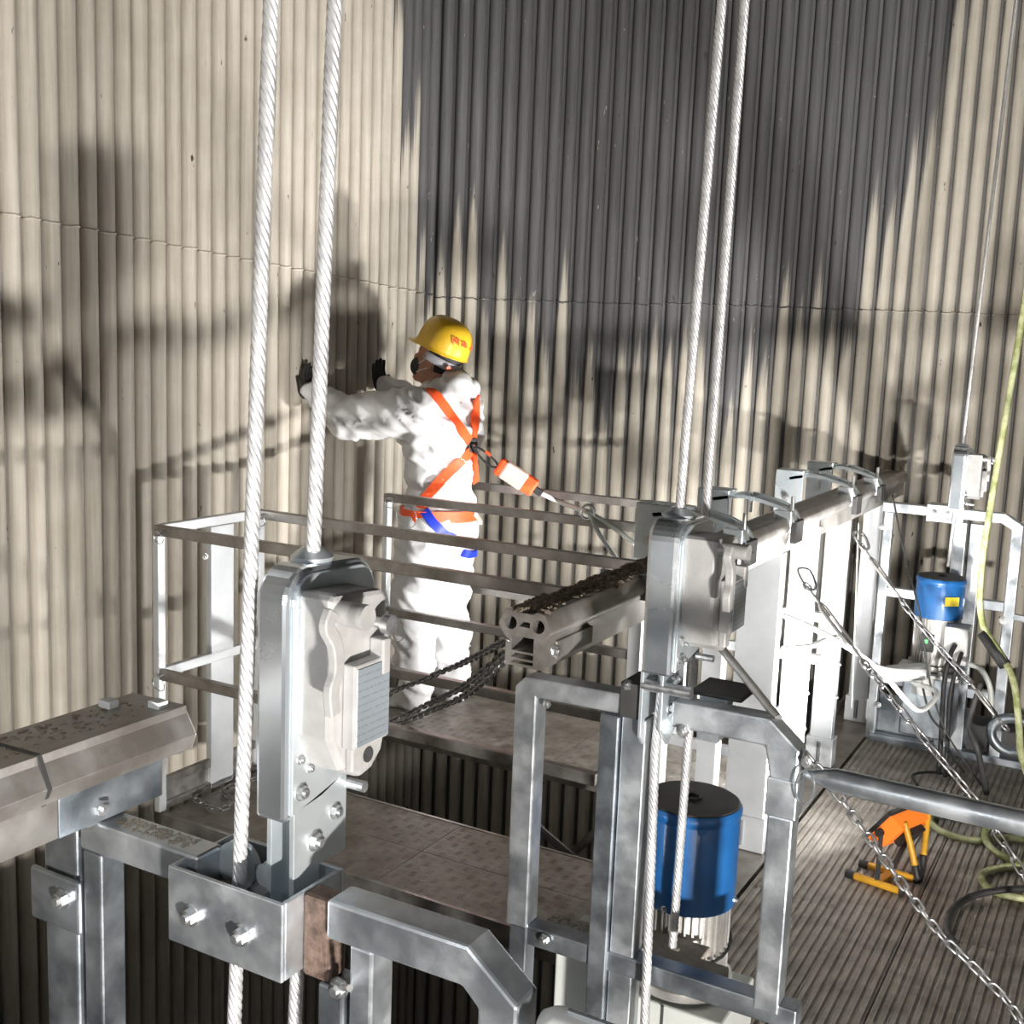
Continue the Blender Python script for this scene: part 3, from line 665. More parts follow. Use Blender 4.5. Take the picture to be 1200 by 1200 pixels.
deck('tread plate work deck under the worker in white', -2.95, -1.265, 3.985, 4.62, 4.29)
RT = .036
def railing(label, xl, xr, yn, yf, top, mid, end_posts):
    o = thing('guard_railing', label, 'railing', (xl, (yn + yf) / 2, 0), 'cantilever deck railings')
    for yy in (yn, yf):
        for z in (top, mid): MB().bar((xl, yy, z - RT / 2), (xr, yy, z - RT / 2), RT * .8, RT).build('rail', 'alu_dirty', o, bevel=.003)
        MB().bar((xl + .012, yy, .0045), (xl + .012, yy, top - RT), .026, .034, Y_).build('corner_post', 'post', o, bevel=.003)
        if yy == yf: MB().box(xr - .05, xr, yy - .02, yy + .02, .0045, top - RT).build('end_post', 'post', o, bevel=.003)
    for z in (top, mid) if end_posts else (): MB().bar((xl + .006, yn + .018, z - RT / 2 + .001), (xl + .006, yf - .018, z - RT / 2 + .001), RT * .7, RT).build('rail', 'post', o, bevel=.003)
    if end_posts:
        MB().box(xl - .008, xl + .018, 3.0, 3.118, .0045, top - RT).build('end_panel_post', 'post', o, bevel=.003)
    for z0, z1 in ((.004, .03), (.09, .12)) if end_posts else (): MB().bar((xl + .006, yn, (z0 + z1) / 2), (xl + .006, yf, (z0 + z1) / 2), .02, z1 - z0).build('toe_rail', 'alu_dirty', o)
    if end_posts: MB().box(xl - .004, xl + .002, yn + .02, yf - .02, .03, .09).build('toe_panel', 'alu_dirty', o)
    ringpts = lambda c, r: [Vector(c) + Vector((math.cos(t), -.25 * math.sin(t), math.sin(t))) * r for t in [i * math.pi / 9 for i in range(18)]]
    for yy, z, x, r in ((yn, top, xl + .04, .022), (yf, top, xl + .04, .022), (yn, mid, xl + .035, .028)):
        pn = MB().cyl((x, yy - .03, z - RT / 2), (x, yy + .03, z - RT / 2), .006, 10).build('lock_pin', 'bolt', o)
        MB().tube(ringpts((x, yy - .028, z - RT / 2 - r * .9), r), .0018, 6, True).build('pin_ring', 'chrome', pn, smooth=True)
    return o
r1 = railing('railing round the near work deck with wide bright end post', XL, -1.24, 2.757, 3.262, 1.033, .525, True)
bolt(r1, P(240, 652, x=XL + .02), X_, .9)
r2 = railing('railing round the deck where the worker stands', -2.86, -1.68, 3.99, 4.62, 1.033, .53, False)
# big dangling pin rings on the worker's railing
for u, v in ((476, 605), (463, 738)):
    c = P(u, v, y=3.96); MB().tube([c + Vector((math.cos(t), -.2 * math.sin(t), math.sin(t))) * .052 for t in [i * math.pi / 12 for i in range(24)]], .002, 6, True).build('dangling_ring', 'chrome', r2, smooth=True)
# second set of rails on the worker's deck running on to the beam clamps
for yy in (4.02, 4.62): MB().bar((-1.612, yy, .2), (-1.24, yy, .2), .03, .036).build('stub_rail', 'post', r2, bevel=.003)
# bracing below the decks
for n_, (a, b_) in enumerate(((P(640, 978, y=3.55), P(670, 1004, y=3.62)), (P(702, 972, y=3.68), P(664, 1006, y=3.72)))):
    o = MB().bar(a + (a - b_) * .8, b_ + (b_ - a) * .6, .028, .028).build('brace_bar', 'alu_dirty', bevel=.002); tag(o, ('dim brace bar in the gap between decks sloping down toward the blue motor', 'dim brace bar in the gap between decks sloping down toward the big lock')[n_], 'brace', 'crossed brace bars')
# hanger posts seen between the decks and the beam
for (u, y, x0, x1, z0, z1, lab) in ((748, 3.95, -1.675, -1.62, 0, 1.0, 'bluish hanger post at the inner end of the worker\'s railing'),
                               (826, 3.31, -1.15, -1.085, 0, .98, 'pale hanger post beside the beam behind the blue motor'),
                               (778, 3.3, -1.3, -1.262, 0, .98, 'narrow white hanger post behind the middle lock bracket')):
    o = MB().box(x0, x1, y, y + .05, z0, z1).build('hanger_post', 'post', bevel=.003); tag(o, lab, 'post')
for i, (u, v, y) in enumerate(((985, 795, 3.3),)):
    pass
for z, lab in ((.62, 'upper short cross rail behind the blue motor'), (.44, 'lower short cross rail behind the blue motor')):
    o = MB().bar((-1.1, 4.655, z), (-1.72, 4.655, z), .03, .04).build('cross_rail', 'post', bevel=.003); tag(o, lab, 'rail')

# ================================================================== strap clamps on the beam
def clamp(label, y, ul, xl=None):
    o = thing('beam_clamp', label, 'clamp', (BX, y, BZ + .13), 'strap clamps on the long beam')
    xl = P(ul, 640, y=y).x if xl is None else xl
    zt = BZ + .135
    for dy, rise in ((-.02, .028), (.035, .034)):
        c = [(xl, y + dy, zt + .03), (xl + (BX - xl) * .5, y + dy, zt + rise + .02), (BX, y + dy, zt + rise), (BX + .05, y + dy, zt + .008), (BX + .072, y + dy, zt - .03)]
        c = catmull(c, 5); mb = MB()
        sweep(mb, c, .04 if dy < 0 else .016, .012, Z_)
        mb.build('strap', 'zinc', o)
    MB().box(BX + .062, BX + .085, y - .04, y + .05, BZ + .035, BZ + .115).build('jaw', 'void', o, bevel=.003)
    MB().box(BX + .0, BX + .064, y - .044, y - .036, BZ + .07, BZ + .15).build('cheek', 'zinc', o, bevel=.003)
    MB().box(xl - .06, xl + .06, y - .04, y - .03, BZ - .06, BZ + .2).build('hanger_plate', 'zinc', o, bevel=.003)
    MB().box(xl - .06, xl + .06, y - .03, y + .05, BZ + .19, BZ + .2).build('hanger_lip', 'zinc', o, bevel=.002)
    for x in (xl + (BX - xl) * .55, BX + .05): MB().cyl((x, y + .01, zt - .01), (x, y + .01, zt + .06), .007, 10).build('clamp_bolt', 'bolt', o)
    bolt(o, (xl - .01, y - .04, BZ + .08), -Y_, 1.3)
    return o
clamp('zinc strap clamp on the beam close behind the middle lock', 3.42, 768)
clamp('zinc strap clamp on the beam just above the wide grey post', 3.96, 836)
clamp('zinc strap clamp on the beam above the pinned white post', 4.88, 922)
clamp('zinc strap clamp nearest the far end of the beam', 5.36, 956)

# ================================================================== chains and turnbuckles
c = thing('chain', 'dark chain slung from the end of the hollow beam above the worker deck', 'chain', P(592, 755, y=2.3), 'slung dark chains')
chain(c, [(-1.183, 2.112, 1.047), P(540, 778, y=2.55), P(500, 795, y=2.8), P(440, 826, y=3.15), (-2.6, 3.14, .024)], LINKD, .036)
for k, (dv, lab) in enumerate(((0, 'doubled dark chain under the beam end, upper strand'), (15, 'doubled dark chain under the beam end, lower strand'))):
    c = thing('chain', lab, 'chain', P(592, 778 + dv, y=2.3), 'slung dark chains')
    chain(c, [(-1.183, 2.17 - dv * .0035, 1.034 - dv * .0018), P(545, 803 + dv * .8, y=2.5 - dv * .003), P(500, 826 + dv * .6, y=2.75 - dv * .004), P(440, 860 + dv * .45, y=3.04 - dv * .005), (-2.5 + dv * .005, 3.07 - dv * .006, .024)], LINKD, .033)
c = thing('chain', 'dark chain heaped on the near deck beside the wide end post', 'chain', P(230, 930, z=.01), 'slung dark chains')
chain(c, [P(232, 938, z=.017), P(255, 948, z=.017), P(272, 940, z=.017), P(262, 926, z=.017), P(300, 912, z=.017), P(345, 903, z=.017)], LINKD, .036)
def turnbuckle(label, a, b_, g='turnbuckles'):
    a = Vector(a); b_ = Vector(b_); d = (b_ - a); L = d.length; d.normalize(); s, u = basis(d)
    o = thing('turnbuckle', label, 'turnbuckle', a, g)
    fr = MB()
    for k in (-1, 1): fr.tube([a + d * L * .22 + s * k * .004, a + d * L * .27 + s * k * .015, a + d * L * .73 + s * k * .015, a + d * L * .78 + s * k * .004], .0065, 8)
    fr.build('body', 'alu', o, smooth=True)
    for p, q in ((a, a + d * L * .4), (b_, b_ - d * L * .4)):
        r_ = MB().cyl(p + (q - p) * .1, q, .006, 8).build('eye_bolt', 'bolt', o)
        n = (q - p).normalized(); MB().tube([p + (n * math.cos(t) + s * math.sin(t)) * .018 for t in [i * math.pi / 6 for i in range(12)]], .0055, 6, True).build('eye', 'bolt', r_, smooth=True)
    return o
def shackle(label, p, d):
    s, u = basis(Vector(d)); d = Vector(d).normalized(); p = Vector(p)
    o = MB().tube(catmull([p, p + d * .075 + s * .005, p + d * .08 - s * .04, p - s * .06 + d * .01], 5, True), .0065, 7, True).build('snap_shackle', 'chrome', smooth=True)
    return tag(o, label, 'shackle', 'triangular shackles')
# chain one: from the wide post to the floor
A1, A2 = P(946, 688, y=3.93), P(1014, 778, y=3.85)
shackle('triangular shackle on the edge of the wide grey post', P(934, 668, y=3.95), A1 - P(934, 668, y=3.95))
turnbuckle('bright turnbuckle hanging from the wide grey post', A1, A2)
c = thing('chain', 'steel chain from the first turnbuckle down behind the round handrail', 'chain', A2, 'long steel chains')
chain(c, [P(1018, 784, y=3.85), P(1076, 858, y=3.8), P(1140, 934, y=3.8), P(1165, 972, y=3.78), P(1195, 1018, y=3.74), P(1250, 1130, z=ZF + .02)])
B1, B2 = P(1010, 640, y=5.0), P(1058, 705, y=4.97)
shackle('triangular shackle beside the pinned white post', P(1000, 625, y=5.02), B1 - P(1000, 625, y=5.02))
turnbuckle('turnbuckle hanging from the far white post', B1, B2)
c = thing('chain', 'steel chain from the far turnbuckle across the small motor', 'chain', B2, 'long steel chains')
chain(c, [P(1062, 712, y=4.96), P(1095, 752, y=4.95), P(1134, 796, y=4.93)])
turnbuckle('stout turnbuckle at the foot of the far frame beside the grey hook', P(1134, 796, y=4.93), P(1178, 852, y=4.9))
C1 = P(948, 905, y=2.2)
c = thing('chain', 'bright steel chain crossing in front of the work lamp', 'chain', C1, 'long steel chains')
chain(c, [P(950, 890, y=2.25), P(985, 935, y=2.3), P(1040, 1012, y=2.4), P(1100, 1092, y=2.5), P(1150, 1142, y=2.55), P(1200, 1205, y=2.6), Vector((.02, 2.68, ZF + .02)), Vector((.2, 2.72, ZF + .012))], LINKN, .035)
# grey hook plate at the foot of the far frame
cc = P(1188, 862, y=5.1)
o = MB().tube(catmull([cc + Vector((.09 * math.cos(t), 0, .075 * math.sin(t))) for t in [math.radians(q) for q in range(50, 320, 27)]] + [cc + Vector((.2, 0, -.09))], 4), .022, 8).build('hook_plate', 'galv_dull', smooth=True)
tag(o, 'grey hook shaped steel ring at the foot of the far frame', 'hook')
# white straps
for pts, lab in (([(920, 722), (965, 742), (1012, 770), (1040, 795), (1076, 832), (1098, 812), (1070, 800)], 'white painted bent rod from the wide post to the far hoist'),
                 ([(918, 760), (950, 757), (985, 748), (1030, 782), (1085, 786)], 'white painted thick rod from the post to the hoist base')):
    n = len(pts); o = MB().tube(catmull([P(u, v, y=3.95 + (5.05 - 3.95) * i / (n - 1)) for i, (u, v) in enumerate(pts)], 8), .011, 8).build('bent_rod', 'white_paint', smooth=True); tag(o, lab, 'rod')
o = MB().bar(P(1036, 790, y=5.1), P(1088, 786, y=5.1), .1, .06).build('cover_plate', 'white_paint', bevel=.01); tag(o, 'white painted cover plate in front of the small motor base', 'plate')
o = MB().tube(catmull([P(1135, 778, y=5.1), P(1150, 785, y=5.1), P(1160, 805, y=5.1), P(1162, 830, y=5.1)], 6), .012, 8).build('conduit', 'pale_panel', smooth=True); tag(o, 'pale bent conduit right of the small motor', 'conduit')

# ================================================================== hoses and cables
hz = ZF + .014
def hose(name, pts, r, mname, label, cat, n=10):
    o = MB().tube(catmull(pts, n), r, 10).build(name, mname, smooth=True); return tag(o, label, cat)
ah = hose('air_hose', [P(1225, 200, y=4.9) + Vector((.1, 0, 1.9)), P(1225, 200, y=4.9), P(1200, 360, y=4.88), P(1180, 480, y=4.86), P(1163, 580, y=4.84), P(1150, 670, y=4.82), P(1151, 728, y=4.8), P(1172, 765, y=4.75), P(1188, 800, y=4.7), P(1194, 850, y=4.68), P(1197, 886, y=4.66), P(1215, 935, y=4.64),
    P(1235, 972, z=hz), P(1215, 985, z=hz), P(1180, 982, z=hz), P(1140, 985, z=hz), P(1105, 975, z=hz), P(1090, 962, z=hz), P(1100, 955, z=hz), P(1130, 956, z=hz + .01), P(1175, 960, z=hz + .028), P(1155, 972, z=hz + .03), P(1160, 992, z=hz + .01), P(1190, 1010, z=hz),
    P(1235, 1020, z=hz), P(1235, 1012, z=hz + .02), P(1185, 1015, z=hz), P(1155, 1022, z=hz), P(1152, 1034, z=hz), P(1175, 1048, z=hz), P(1235, 1058, z=hz)], .013, 'hose', 'yellow green hose hanging past the far stand and looped on the floor', 'hose')
MB().tube([P(1152, 742, y=4.795), P(1178, 780, y=4.735)], .025, 10).build('taped_sleeve', 'black', ah, smooth=True)
hose('power_cable', [P(1230, 1043, z=hz + .03), P(1185, 1042, z=hz + .03), P(1140, 1050, z=hz + .008), P(1115, 1068, z=hz), P(1110, 1090, z=hz), P(1118, 1105, z=hz)], .012, 'black', 'black cable curling over the ribbed floor', 'cable')
hose('power_cable', [P(1075, 920, z=hz), P(1070, 908, z=hz), P(1095, 905, z=hz), P(1120, 912, z=hz), P(1130, 925, z=hz)], .006, 'black', 'thin black cable ring on the floor behind the handrail', 'cable')
hose('signal_wire', [P(1046, 580, y=5.3), P(1060, 650, y=5.2), P(1078, 720, y=5.08), P(1090, 800, y=5.03), P(1110, 860, y=5.0), P(1150, 920, z=ZF + .01)], .004, 'void', 'thin dark wire drooping from the beam end past the small motor', 'wire')
hose('signal_wire', [P(1080, 800, y=5.04), P(1090, 838, y=5.02), P(1105, 858, y=5.02), P(1112, 880, y=5.02), P(1130, 905, z=ZF + .01)], .005, 'black', 'black wire looping under the small motor', 'wire')
hose('power_cable', [P(1150, 800, y=5.0), P(1140, 830, y=4.98), P(1136, 850, y=4.95), P(1146, 880, y=4.9), P(1156, 930, z=ZF + .01)], .012, 'void', 'grey cable hanging beside the grey hook', 'cable')
hose('hanging_line', [P(1006, 612, y=5.05), P(1003, 700, y=5.04), P(1000, 780, y=5.03), P(998, 830, y=5.03)], .003, 'pale_panel', 'thin pale line hanging between the white posts', 'line')

# ================================================================== work lamp on the floor
wlp = thing('work_lamp', 'yellow framed work lamp with glowing orange housing on the ribbed floor', 'lamp', (LAMP.x, LAMP.y, ZF))
n = Vector((-.74, .30, .60)).normalized(); sx_ = Vector((.37, .93, 0)).normalized(); sy_ = n.cross(sx_).normalized(); sx_ = sy_.cross(n).normalized()
def lp(a, b_, c): return LAMP + sx_ * a + sy_ * b_ + n * c
hw, hh = .112, .07
hb = MB(); vs = [lp(i * hw * k, j * hh * k, c) for k, c in ((1, .012), (.98, -.004), (.8, -.05)) for i, j in ((-1, -1), (1, -1), (1, 1), (-1, 1))]
hb.add(vs, [(0, 1, 5, 4), (1, 2, 6, 5), (2, 3, 7, 6), (3, 0, 4, 7), (4, 5, 9, 8), (5, 6, 10, 9), (6, 7, 11, 10), (7, 4, 8, 11), (8, 9, 10, 11)]); hs = hb.build('housing', 'orange_plastic', wlp)
fr = MB()
for i, j, k, l in ((-1, -1, 1, -1), (1, -1, 1, 1), (1, 1, -1, 1), (-1, 1, -1, -1)): fr.bar(lp(i * hw, j * hh, .012), lp(k * hw, l * hh, .012), .014, .014)
fr.build('rim', 'black', hs)
MB().add([lp(i * hw * .93, j * hh * .93, .013) for i, j in ((-1, -1), (1, -1), (1, 1), (-1, 1))], [(0, 1, 2, 3)]).build('lens', 'lens', hs)
MB().add([lp(i * .05, j * .035, c) for c in (-.05, -.075) for i, j in ((-1, -1), (1, -1), (1, 1), (-1, 1))], [(0, 1, 5, 4), (1, 2, 6, 5), (2, 3, 7, 6), (3, 0, 4, 7), (4, 5, 6, 7)]).build('driver_box', 'black', hs)
zl = ZF + .014
def g(u, v): return P(u, v, z=zl)
for (a, b_) in ((g(1001, 1026), g(1055, 1044)), (g(1017, 1014), g(1072, 1030))):
    lg = MB().cyl(a, b_, .013, 12).build('leg_tube', 'yellow', wlp, auto=40)
    d = (a - b_).normalized(); MB().cyl(a - d * .002, a + d * .03, .0145, 12).cyl(b_ + d * .002, b_ - d * .012, .0145, 12).build('foot_cap', 'black', lg, auto=40)
m1 = (g(1001, 1026) + g(1055, 1044)) / 2; m2 = (g(1017, 1014) + g(1072, 1030)) / 2
MB().bar(m1, m2, .03, .012).build('cross_bar', 'yellow', wlp, bevel=.002)
for s_ in (-1, 1):
    q = lp(s_ * (hw + .01), 0, -.015); base = m1 if s_ < 0 else m2
    MB().bar(base + Z_ * .01, q, .016, .006).build('side_bracket', 'black', wlp)
    k = MB().cyl(q, q + sx_ * s_ * .02, .014, 12).build('tilt_knob', 'black', wlp, auto=40)
h0, h1 = lp(-.06, -.06, -.03), lp(.09, -.06, -.03)
e0, e1 = P(1072, 1014, z=ZF + .06), P(1082, 1002, z=ZF + .07)
MB().tube(catmull([h0, h0 * .5 + e0 * .5 + Z_ * .005, e0], 6), .011, 10).build('handle_tube', 'yellow', wlp, smooth=True)
MB().tube(catmull([h1, h1 * .5 + e1 * .5, e1], 6), .011, 10).build('handle_tube', 'yellow', wlp, smooth=True)
MB().tube(catmull([e0, e0 + (e0 - h0).normalized() * .05, e1 + (e1 - h1).normalized() * .05, e1], 8), .0125, 10).build('handle_grip', 'black', wlp, smooth=True)

# ================================================================== the worker
WB = Vector((-2.80, 4.33, 0))
def W(f, l, u): return WB + Vector((-f, -l, u))     # forward, left, up
def capsule(mb, p, q, r1, r2, n=18):
    p = Vector(p); q = Vector(q); d = q - p; L = d.length; d.normalize(); pr = []
    for i in range(5): a = -math.pi / 2 + i * math.pi / 8; pr.append((max(.001, r1 * math.cos(a)), r1 * math.sin(a)))
    for i in range(5): a = i * math.pi / 8; pr.append((max(.001, r2 * math.cos(a)), L + r2 * math.sin(a)))
    mb.lathe(pr, p, n, d)
def remeshed(mb, name, voxel, smooth_it=6, fac=.5):
    me = mb.mesh(name); t = bpy.data.objects.new(name, me); COL.objects.link(t)
    r = t.modifiers.new('r', 'REMESH'); r.mode = 'VOXEL'; r.voxel_size = voxel
    s = t.modifiers.new('s', 'SMOOTH'); s.factor = fac; s.iterations = smooth_it
    bpy.context.view_layer.update()
    out = bpy.data.meshes.new_from_object(t.evaluated_get(bpy.context.evaluated_depsgraph_get()))
    bpy.data.objects.remove(t); bpy.data.meshes.remove(me); out.name = name; out.shade_smooth(); return out
wk = thing('person', 'worker in white hooded coverall and yellow helmet reaching to the tube wall', 'person', WB)
# coverall
cv = MB()
capsule(cv, W(0, .0, .86), W(0, 0, 1.0), .165, .155); capsule(cv, W(0, .09, .86), W(0, -.09, .86), .135, .135)
capsule(cv, W(0, 0, 1.0), W(.0, 0, 1.25), .155, .165); capsule(cv, W(0, .1, 1.27), W(0, -.1, 1.27), .14, .14)
capsule(cv, W(.0, .15, 1.385), W(.0, -.15, 1.385), .1, .1); capsule(cv, W(-.03, .08, 1.44), W(-.03, -.08, 1.44), .07, .07)
LS, LE, LWr = W(.02, .19, 1.385), W(.36, .23, 1.335), W(.575, .215, 1.43)
RS, RE, RW = W(.02, -.19, 1.385), W(.3, -.26, 1.36), W(.525, -.29, 1.46)
for S, E_, R_ in ((LS, LE, LWr), (RS, RE, RW)): capsule(cv, S, E_, .108, .096); capsule(cv, E_, R_, .096, .052)
for sgn in (1, -1):
    hip, kn, an = W(0, .1 * sgn, .83), W(.035 + .02 * sgn, .105 * sgn, .47), W(.0 + .03 * sgn, .11 * sgn, .12)
    capsule(cv, hip, kn, .132, .106); capsule(cv, kn, an, .106, .085)
    capsule(cv, an, W(.03 * sgn, .11 * sgn, .05), .075, .06); capsule(cv, W(.03 * sgn - .03, .11 * sgn, .045), W(.03 * sgn + .15, .125 * sgn, .04), .048, .042)
capsule(cv, W(-.06, .07, 1.49), W(-.09, -.02, 1.5), .06, .065); capsule(cv, W(-.09, -.02, 1.5), W(-.07, -.1, 1.48), .065, .05)   # hood bunched on the shoulders
capsule(cv, W(.03, .09, 1.47), W(.05, -.06, 1.47), .04, .04)
cme = remeshed(cv, 'coverall', .013, 7)
def crease(p):
    q = p - WB
    a = noise.noise(Vector((q.x * 7, q.y * 7, q.z * 11))) ; b_ = noise.noise(Vector((q.x * 16 + 3, q.y * 16, q.z * 24)))
    c = 1 - abs(noise.noise(Vector((q.x * 9, q.y * 9 + 7, q.z * 15 + q.x * 9)))) * 2.4
    return .016 * a + .007 * b_ + .017 * max(c, -.4)
for v in cme.vertices:
    n_ = v.normal.copy(); lift = crease(v.co) - .006
    if v.co.z < .1: lift *= .3
    v.co = v.co + n_ * lift
    v.co.z = max(v.co.z, .002)
cme.update(); cme.materials.append(M['coverall'])
BV = BVHTree.FromPolygons([v.co.copy() for v in cme.vertices], [tuple(p.vertices) for p in cme.polygons])
cme.transform(Matrix.Translation(-WB)); cob = link('coverall', cme, wk)
# body: head, neck, arms and gloved hands under the suit
HC = W(.035, .0, 1.605)                                 # head centre
tilt = math.radians(14)
hf = Vector((-math.cos(tilt), -.12, math.sin(tilt))).normalized(); hl = Z_.cross(hf).normalized(); hu = hf.cross(hl).normalized()
def HD(f, l, u): return HC + hf * f + hl * l + hu * u
bd = MB()
def ell(mb, c, rx, ry, rz, ax, n=20):
    vs = []; m_ = 12
    for i in range(m_ + 1):
        a = -math.pi / 2 + math.pi * i / m_; rr = max(math.cos(a), .01)
        for j in range(n):
            t = 2 * math.pi * j / n; vs.append(c + ax[0] * rx * rr * math.cos(t) + ax[1] * ry * rr * math.sin(t) + ax[2] * rz * math.sin(a))
    mb.add(vs, [(i * n + j, i * n + (j + 1) % n, (i + 1) * n + (j + 1) % n, (i + 1) * n + j) for i in range(m_) for j in range(n)] + [tuple(range(n - 1, -1, -1)), tuple(range(m_ * n, m_ * n + n))])
HX = (hf, hl, hu)
ell(bd, HD(0, 0, .02), .098, .078, .105, HX); ell(bd, HD(.03, 0, -.05), .07, .06, .075, HX)
ell(bd, HD(.1, 0, -.02), .02, .014, .03, HX)                       # nose
ell(bd, HD(.085, 0, -.065), .02, .03, .014, HX); ell(bd, HD(.07, 0, -.1), .03, .032, .02, HX)   # lips, chin
for s_ in (1, -1): ell(bd, HD(-.005, .08 * s_, -.01), .022, .01, .034, HX)                       # ears
capsule(bd, HD(-.02, 0, -.06), W(-.0, 0, 1.42), .055, .065); capsule(bd, W(0, 0, 1.4), W(0, 0, .95), .1, .1)
for S, E_, R_ in ((LS, LE, LWr), (RS, RE, RW)):
    capsule(bd, W(0, 0, 1.36), S, .06, .06); capsule(bd, S, E_, .055, .042); capsule(bd, E_, R_ + (R_ - E_) * .1, .04, .03)
for sgn in (1, -1): capsule(bd, W(0, 0, .95), W(0, .1 * sgn, .83), .09, .08); capsule(bd, W(0, .1 * sgn, .83), W(.04, .105 * sgn, .47), .075, .05); capsule(bd, W(.04, .105 * sgn, .47), W(0, .11 * sgn, .1), .05, .035)
bme = remeshed(bd, 'body', .0075, 3); bme.materials.append(M['skin']); bme.transform(Matrix.Translation(-WB)); link('body', bme, wk)
# gloved hands flat against the tubes
def glove(wr, palm_dir, up, side):
    mb = MB(); d = Vector(palm_dir).normalized(); u = (Vector(up) - d * d.dot(Vector(up))).normalized(); s_ = d.cross(u).normalized() * side
    hand = wr + d * .035; capsule(mb, wr - d * .02, hand, .034, .034)
    pc = hand + u * .045 + d * .012
    for k in range(4):
        off = s_ * (k - 1.5) * .021; capsule(mb, hand + off * .9, pc + off, .016, .015)
        L = (.07, .08, .075, .058)[k]; mid = pc + off * 1.1 + u * L * .5 + d * .006
        capsule(mb, pc + off, mid, .0115, .0105); capsule(mb, mid, mid + u * L * .5 - d * .002 + off * .12, .0105, .009)
    th = hand - s_ * .036 + u * .005; capsule(mb, hand, th, .016, .0125); capsule(mb, th, th - s_ * .025 + u * .035 + d * .004, .012, .0095)
    me = remeshed(mb, 'glove', .0045, 2); me.materials.append(M['glove']); me.transform(Matrix.Translation(-WB)); return link('glove', me, wk)
glove(LWr, Vector((-1, .0, .12)), Vector((0, .25, 1)), 1); glove(RW, Vector((-1, .1, .1)), Vector((0, -.1, 1)), -1)
# hair, mask
hr_ = MB(); ell(hr_, HD(-.012, 0, .025), .099, .083, .1, HX, 24); hme = hr_
o = hr_.build('hair', 'hair', wk, smooth=True)
bm = bmesh.new(); bm.from_mesh(o.data)
bmesh.ops.delete(bm, geom=[f for f in bm.faces if ((f.calc_center_median() + WB - HC).dot(hf) > .01 and (f.calc_center_median() + WB - HC).dot(hu) < .06) or (f.calc_center_median() + WB - HC).dot(hu) < -.065], context='FACES'); bm.to_mesh(o.data); bm.free()
mk = MB(); ell(mk, HD(.062, 0, -.05), .06, .055, .052, HX, 20); mk.build('face_mask', 'mask', wk, smooth=True)
MB().tube(catmull([HD(.06, .058, -.03), HD(.02, .08, .0), HD(-.01, .086, .03)], 6), .0025, 6).tube(catmull([HD(.06, .058, -.07), HD(.02, .076, -.045), HD(-.012, .086, -.03)], 6), .0025, 6).build('mask_strap', 'white_paint', wk, smooth=True)
# helmet
hm = MB(); HO = HD(-.008, 0, .055); n = 36; rings = []; th2 = math.radians(8)
hu2 = (hu * math.cos(th2) + hf * math.sin(th2) * -1).normalized(); hf2 = hl.cross(hu2).normalized()
prof = [(1.0, 0), (1.0, .02), (.985, .045), (.93, .08), (.83, .108), (.66, .128), (.42, .14), (.2, .145), (.01, .146)]
vs = []
for k, (r, z) in enumerate(prof):
    for j in range(n):
        t = 2 * math.pi * j / n; ridge = .004 * max(0, 1 - abs(math.sin(t)) * 6) if 1 < k < 8 else 0
        vs.append(HO + hf2 * math.cos(t) * .127 * r + hl * math.sin(t) * .108 * r + hu2 * (z + ridge))
fs = [(k * n + j, k * n + (j + 1) % n, (k + 1) * n + (j + 1) % n, (k + 1) * n + j) for k in range(len(prof) - 1) for j in range(n)] + [tuple(range((len(prof) - 1) * n, len(prof) * n))]
brim = []
for j in range(n):
    t = 2 * math.pi * j / n; ext = .008 + .042 * max(0, math.cos(t)) ** 3
    brim.append(HO + hf2 * math.cos(t) * (.127 + ext) + hl * math.sin(t) * (.108 + .007) + hu2 * (-.006 - .014 * max(0, math.cos(t)) ** 2))
o0 = len(vs); vs += brim; fs += [(o0 + j, o0 + (j + 1) % n, (j + 1) % n, j) for j in range(n)]
hm.add(vs, fs); hel = hm.build('helmet', 'helmet', wk, smooth=True)
sd = hel.modifiers.new('solid', 'SOLIDIFY'); sd.thickness = .004
ss = hel.modifiers.new('sub', 'SUBSURF'); ss.levels = 1; ss.render_levels = 1
HBV = BVHTree.FromPolygons([v for v in hm.v], hm.f)
bdm = MB(); vs = []; fs = []
for k, z in enumerate((-.055, -.018)):
    for j in range(25):
        t = math.radians(75 + 210 * j / 24); dip = -.014 * max(0, -math.cos(t)); vs.append(HO + hf2 * math.cos(t) * .112 + hl * math.sin(t) * .098 + hu2 * (z + dip))
for j in range(24): fs.append((j, j + 1, 26 + j, 25 + j))
bdm.add(vs, fs); bo = bdm.build('helmet_band', 'helmet_band', hel, smooth=True); bo.modifiers.new('s', 'SOLIDIFY').thickness = .003
def cast(u, v, bvh, off):
    r = ray(u, v); h = bvh.ray_cast(CAM, r)
    if h[0] is None: return None, None
    nn = h[1]; nn = nn if nn.dot(r) < 0 else -nn
    return h[0] + nn * off, nn
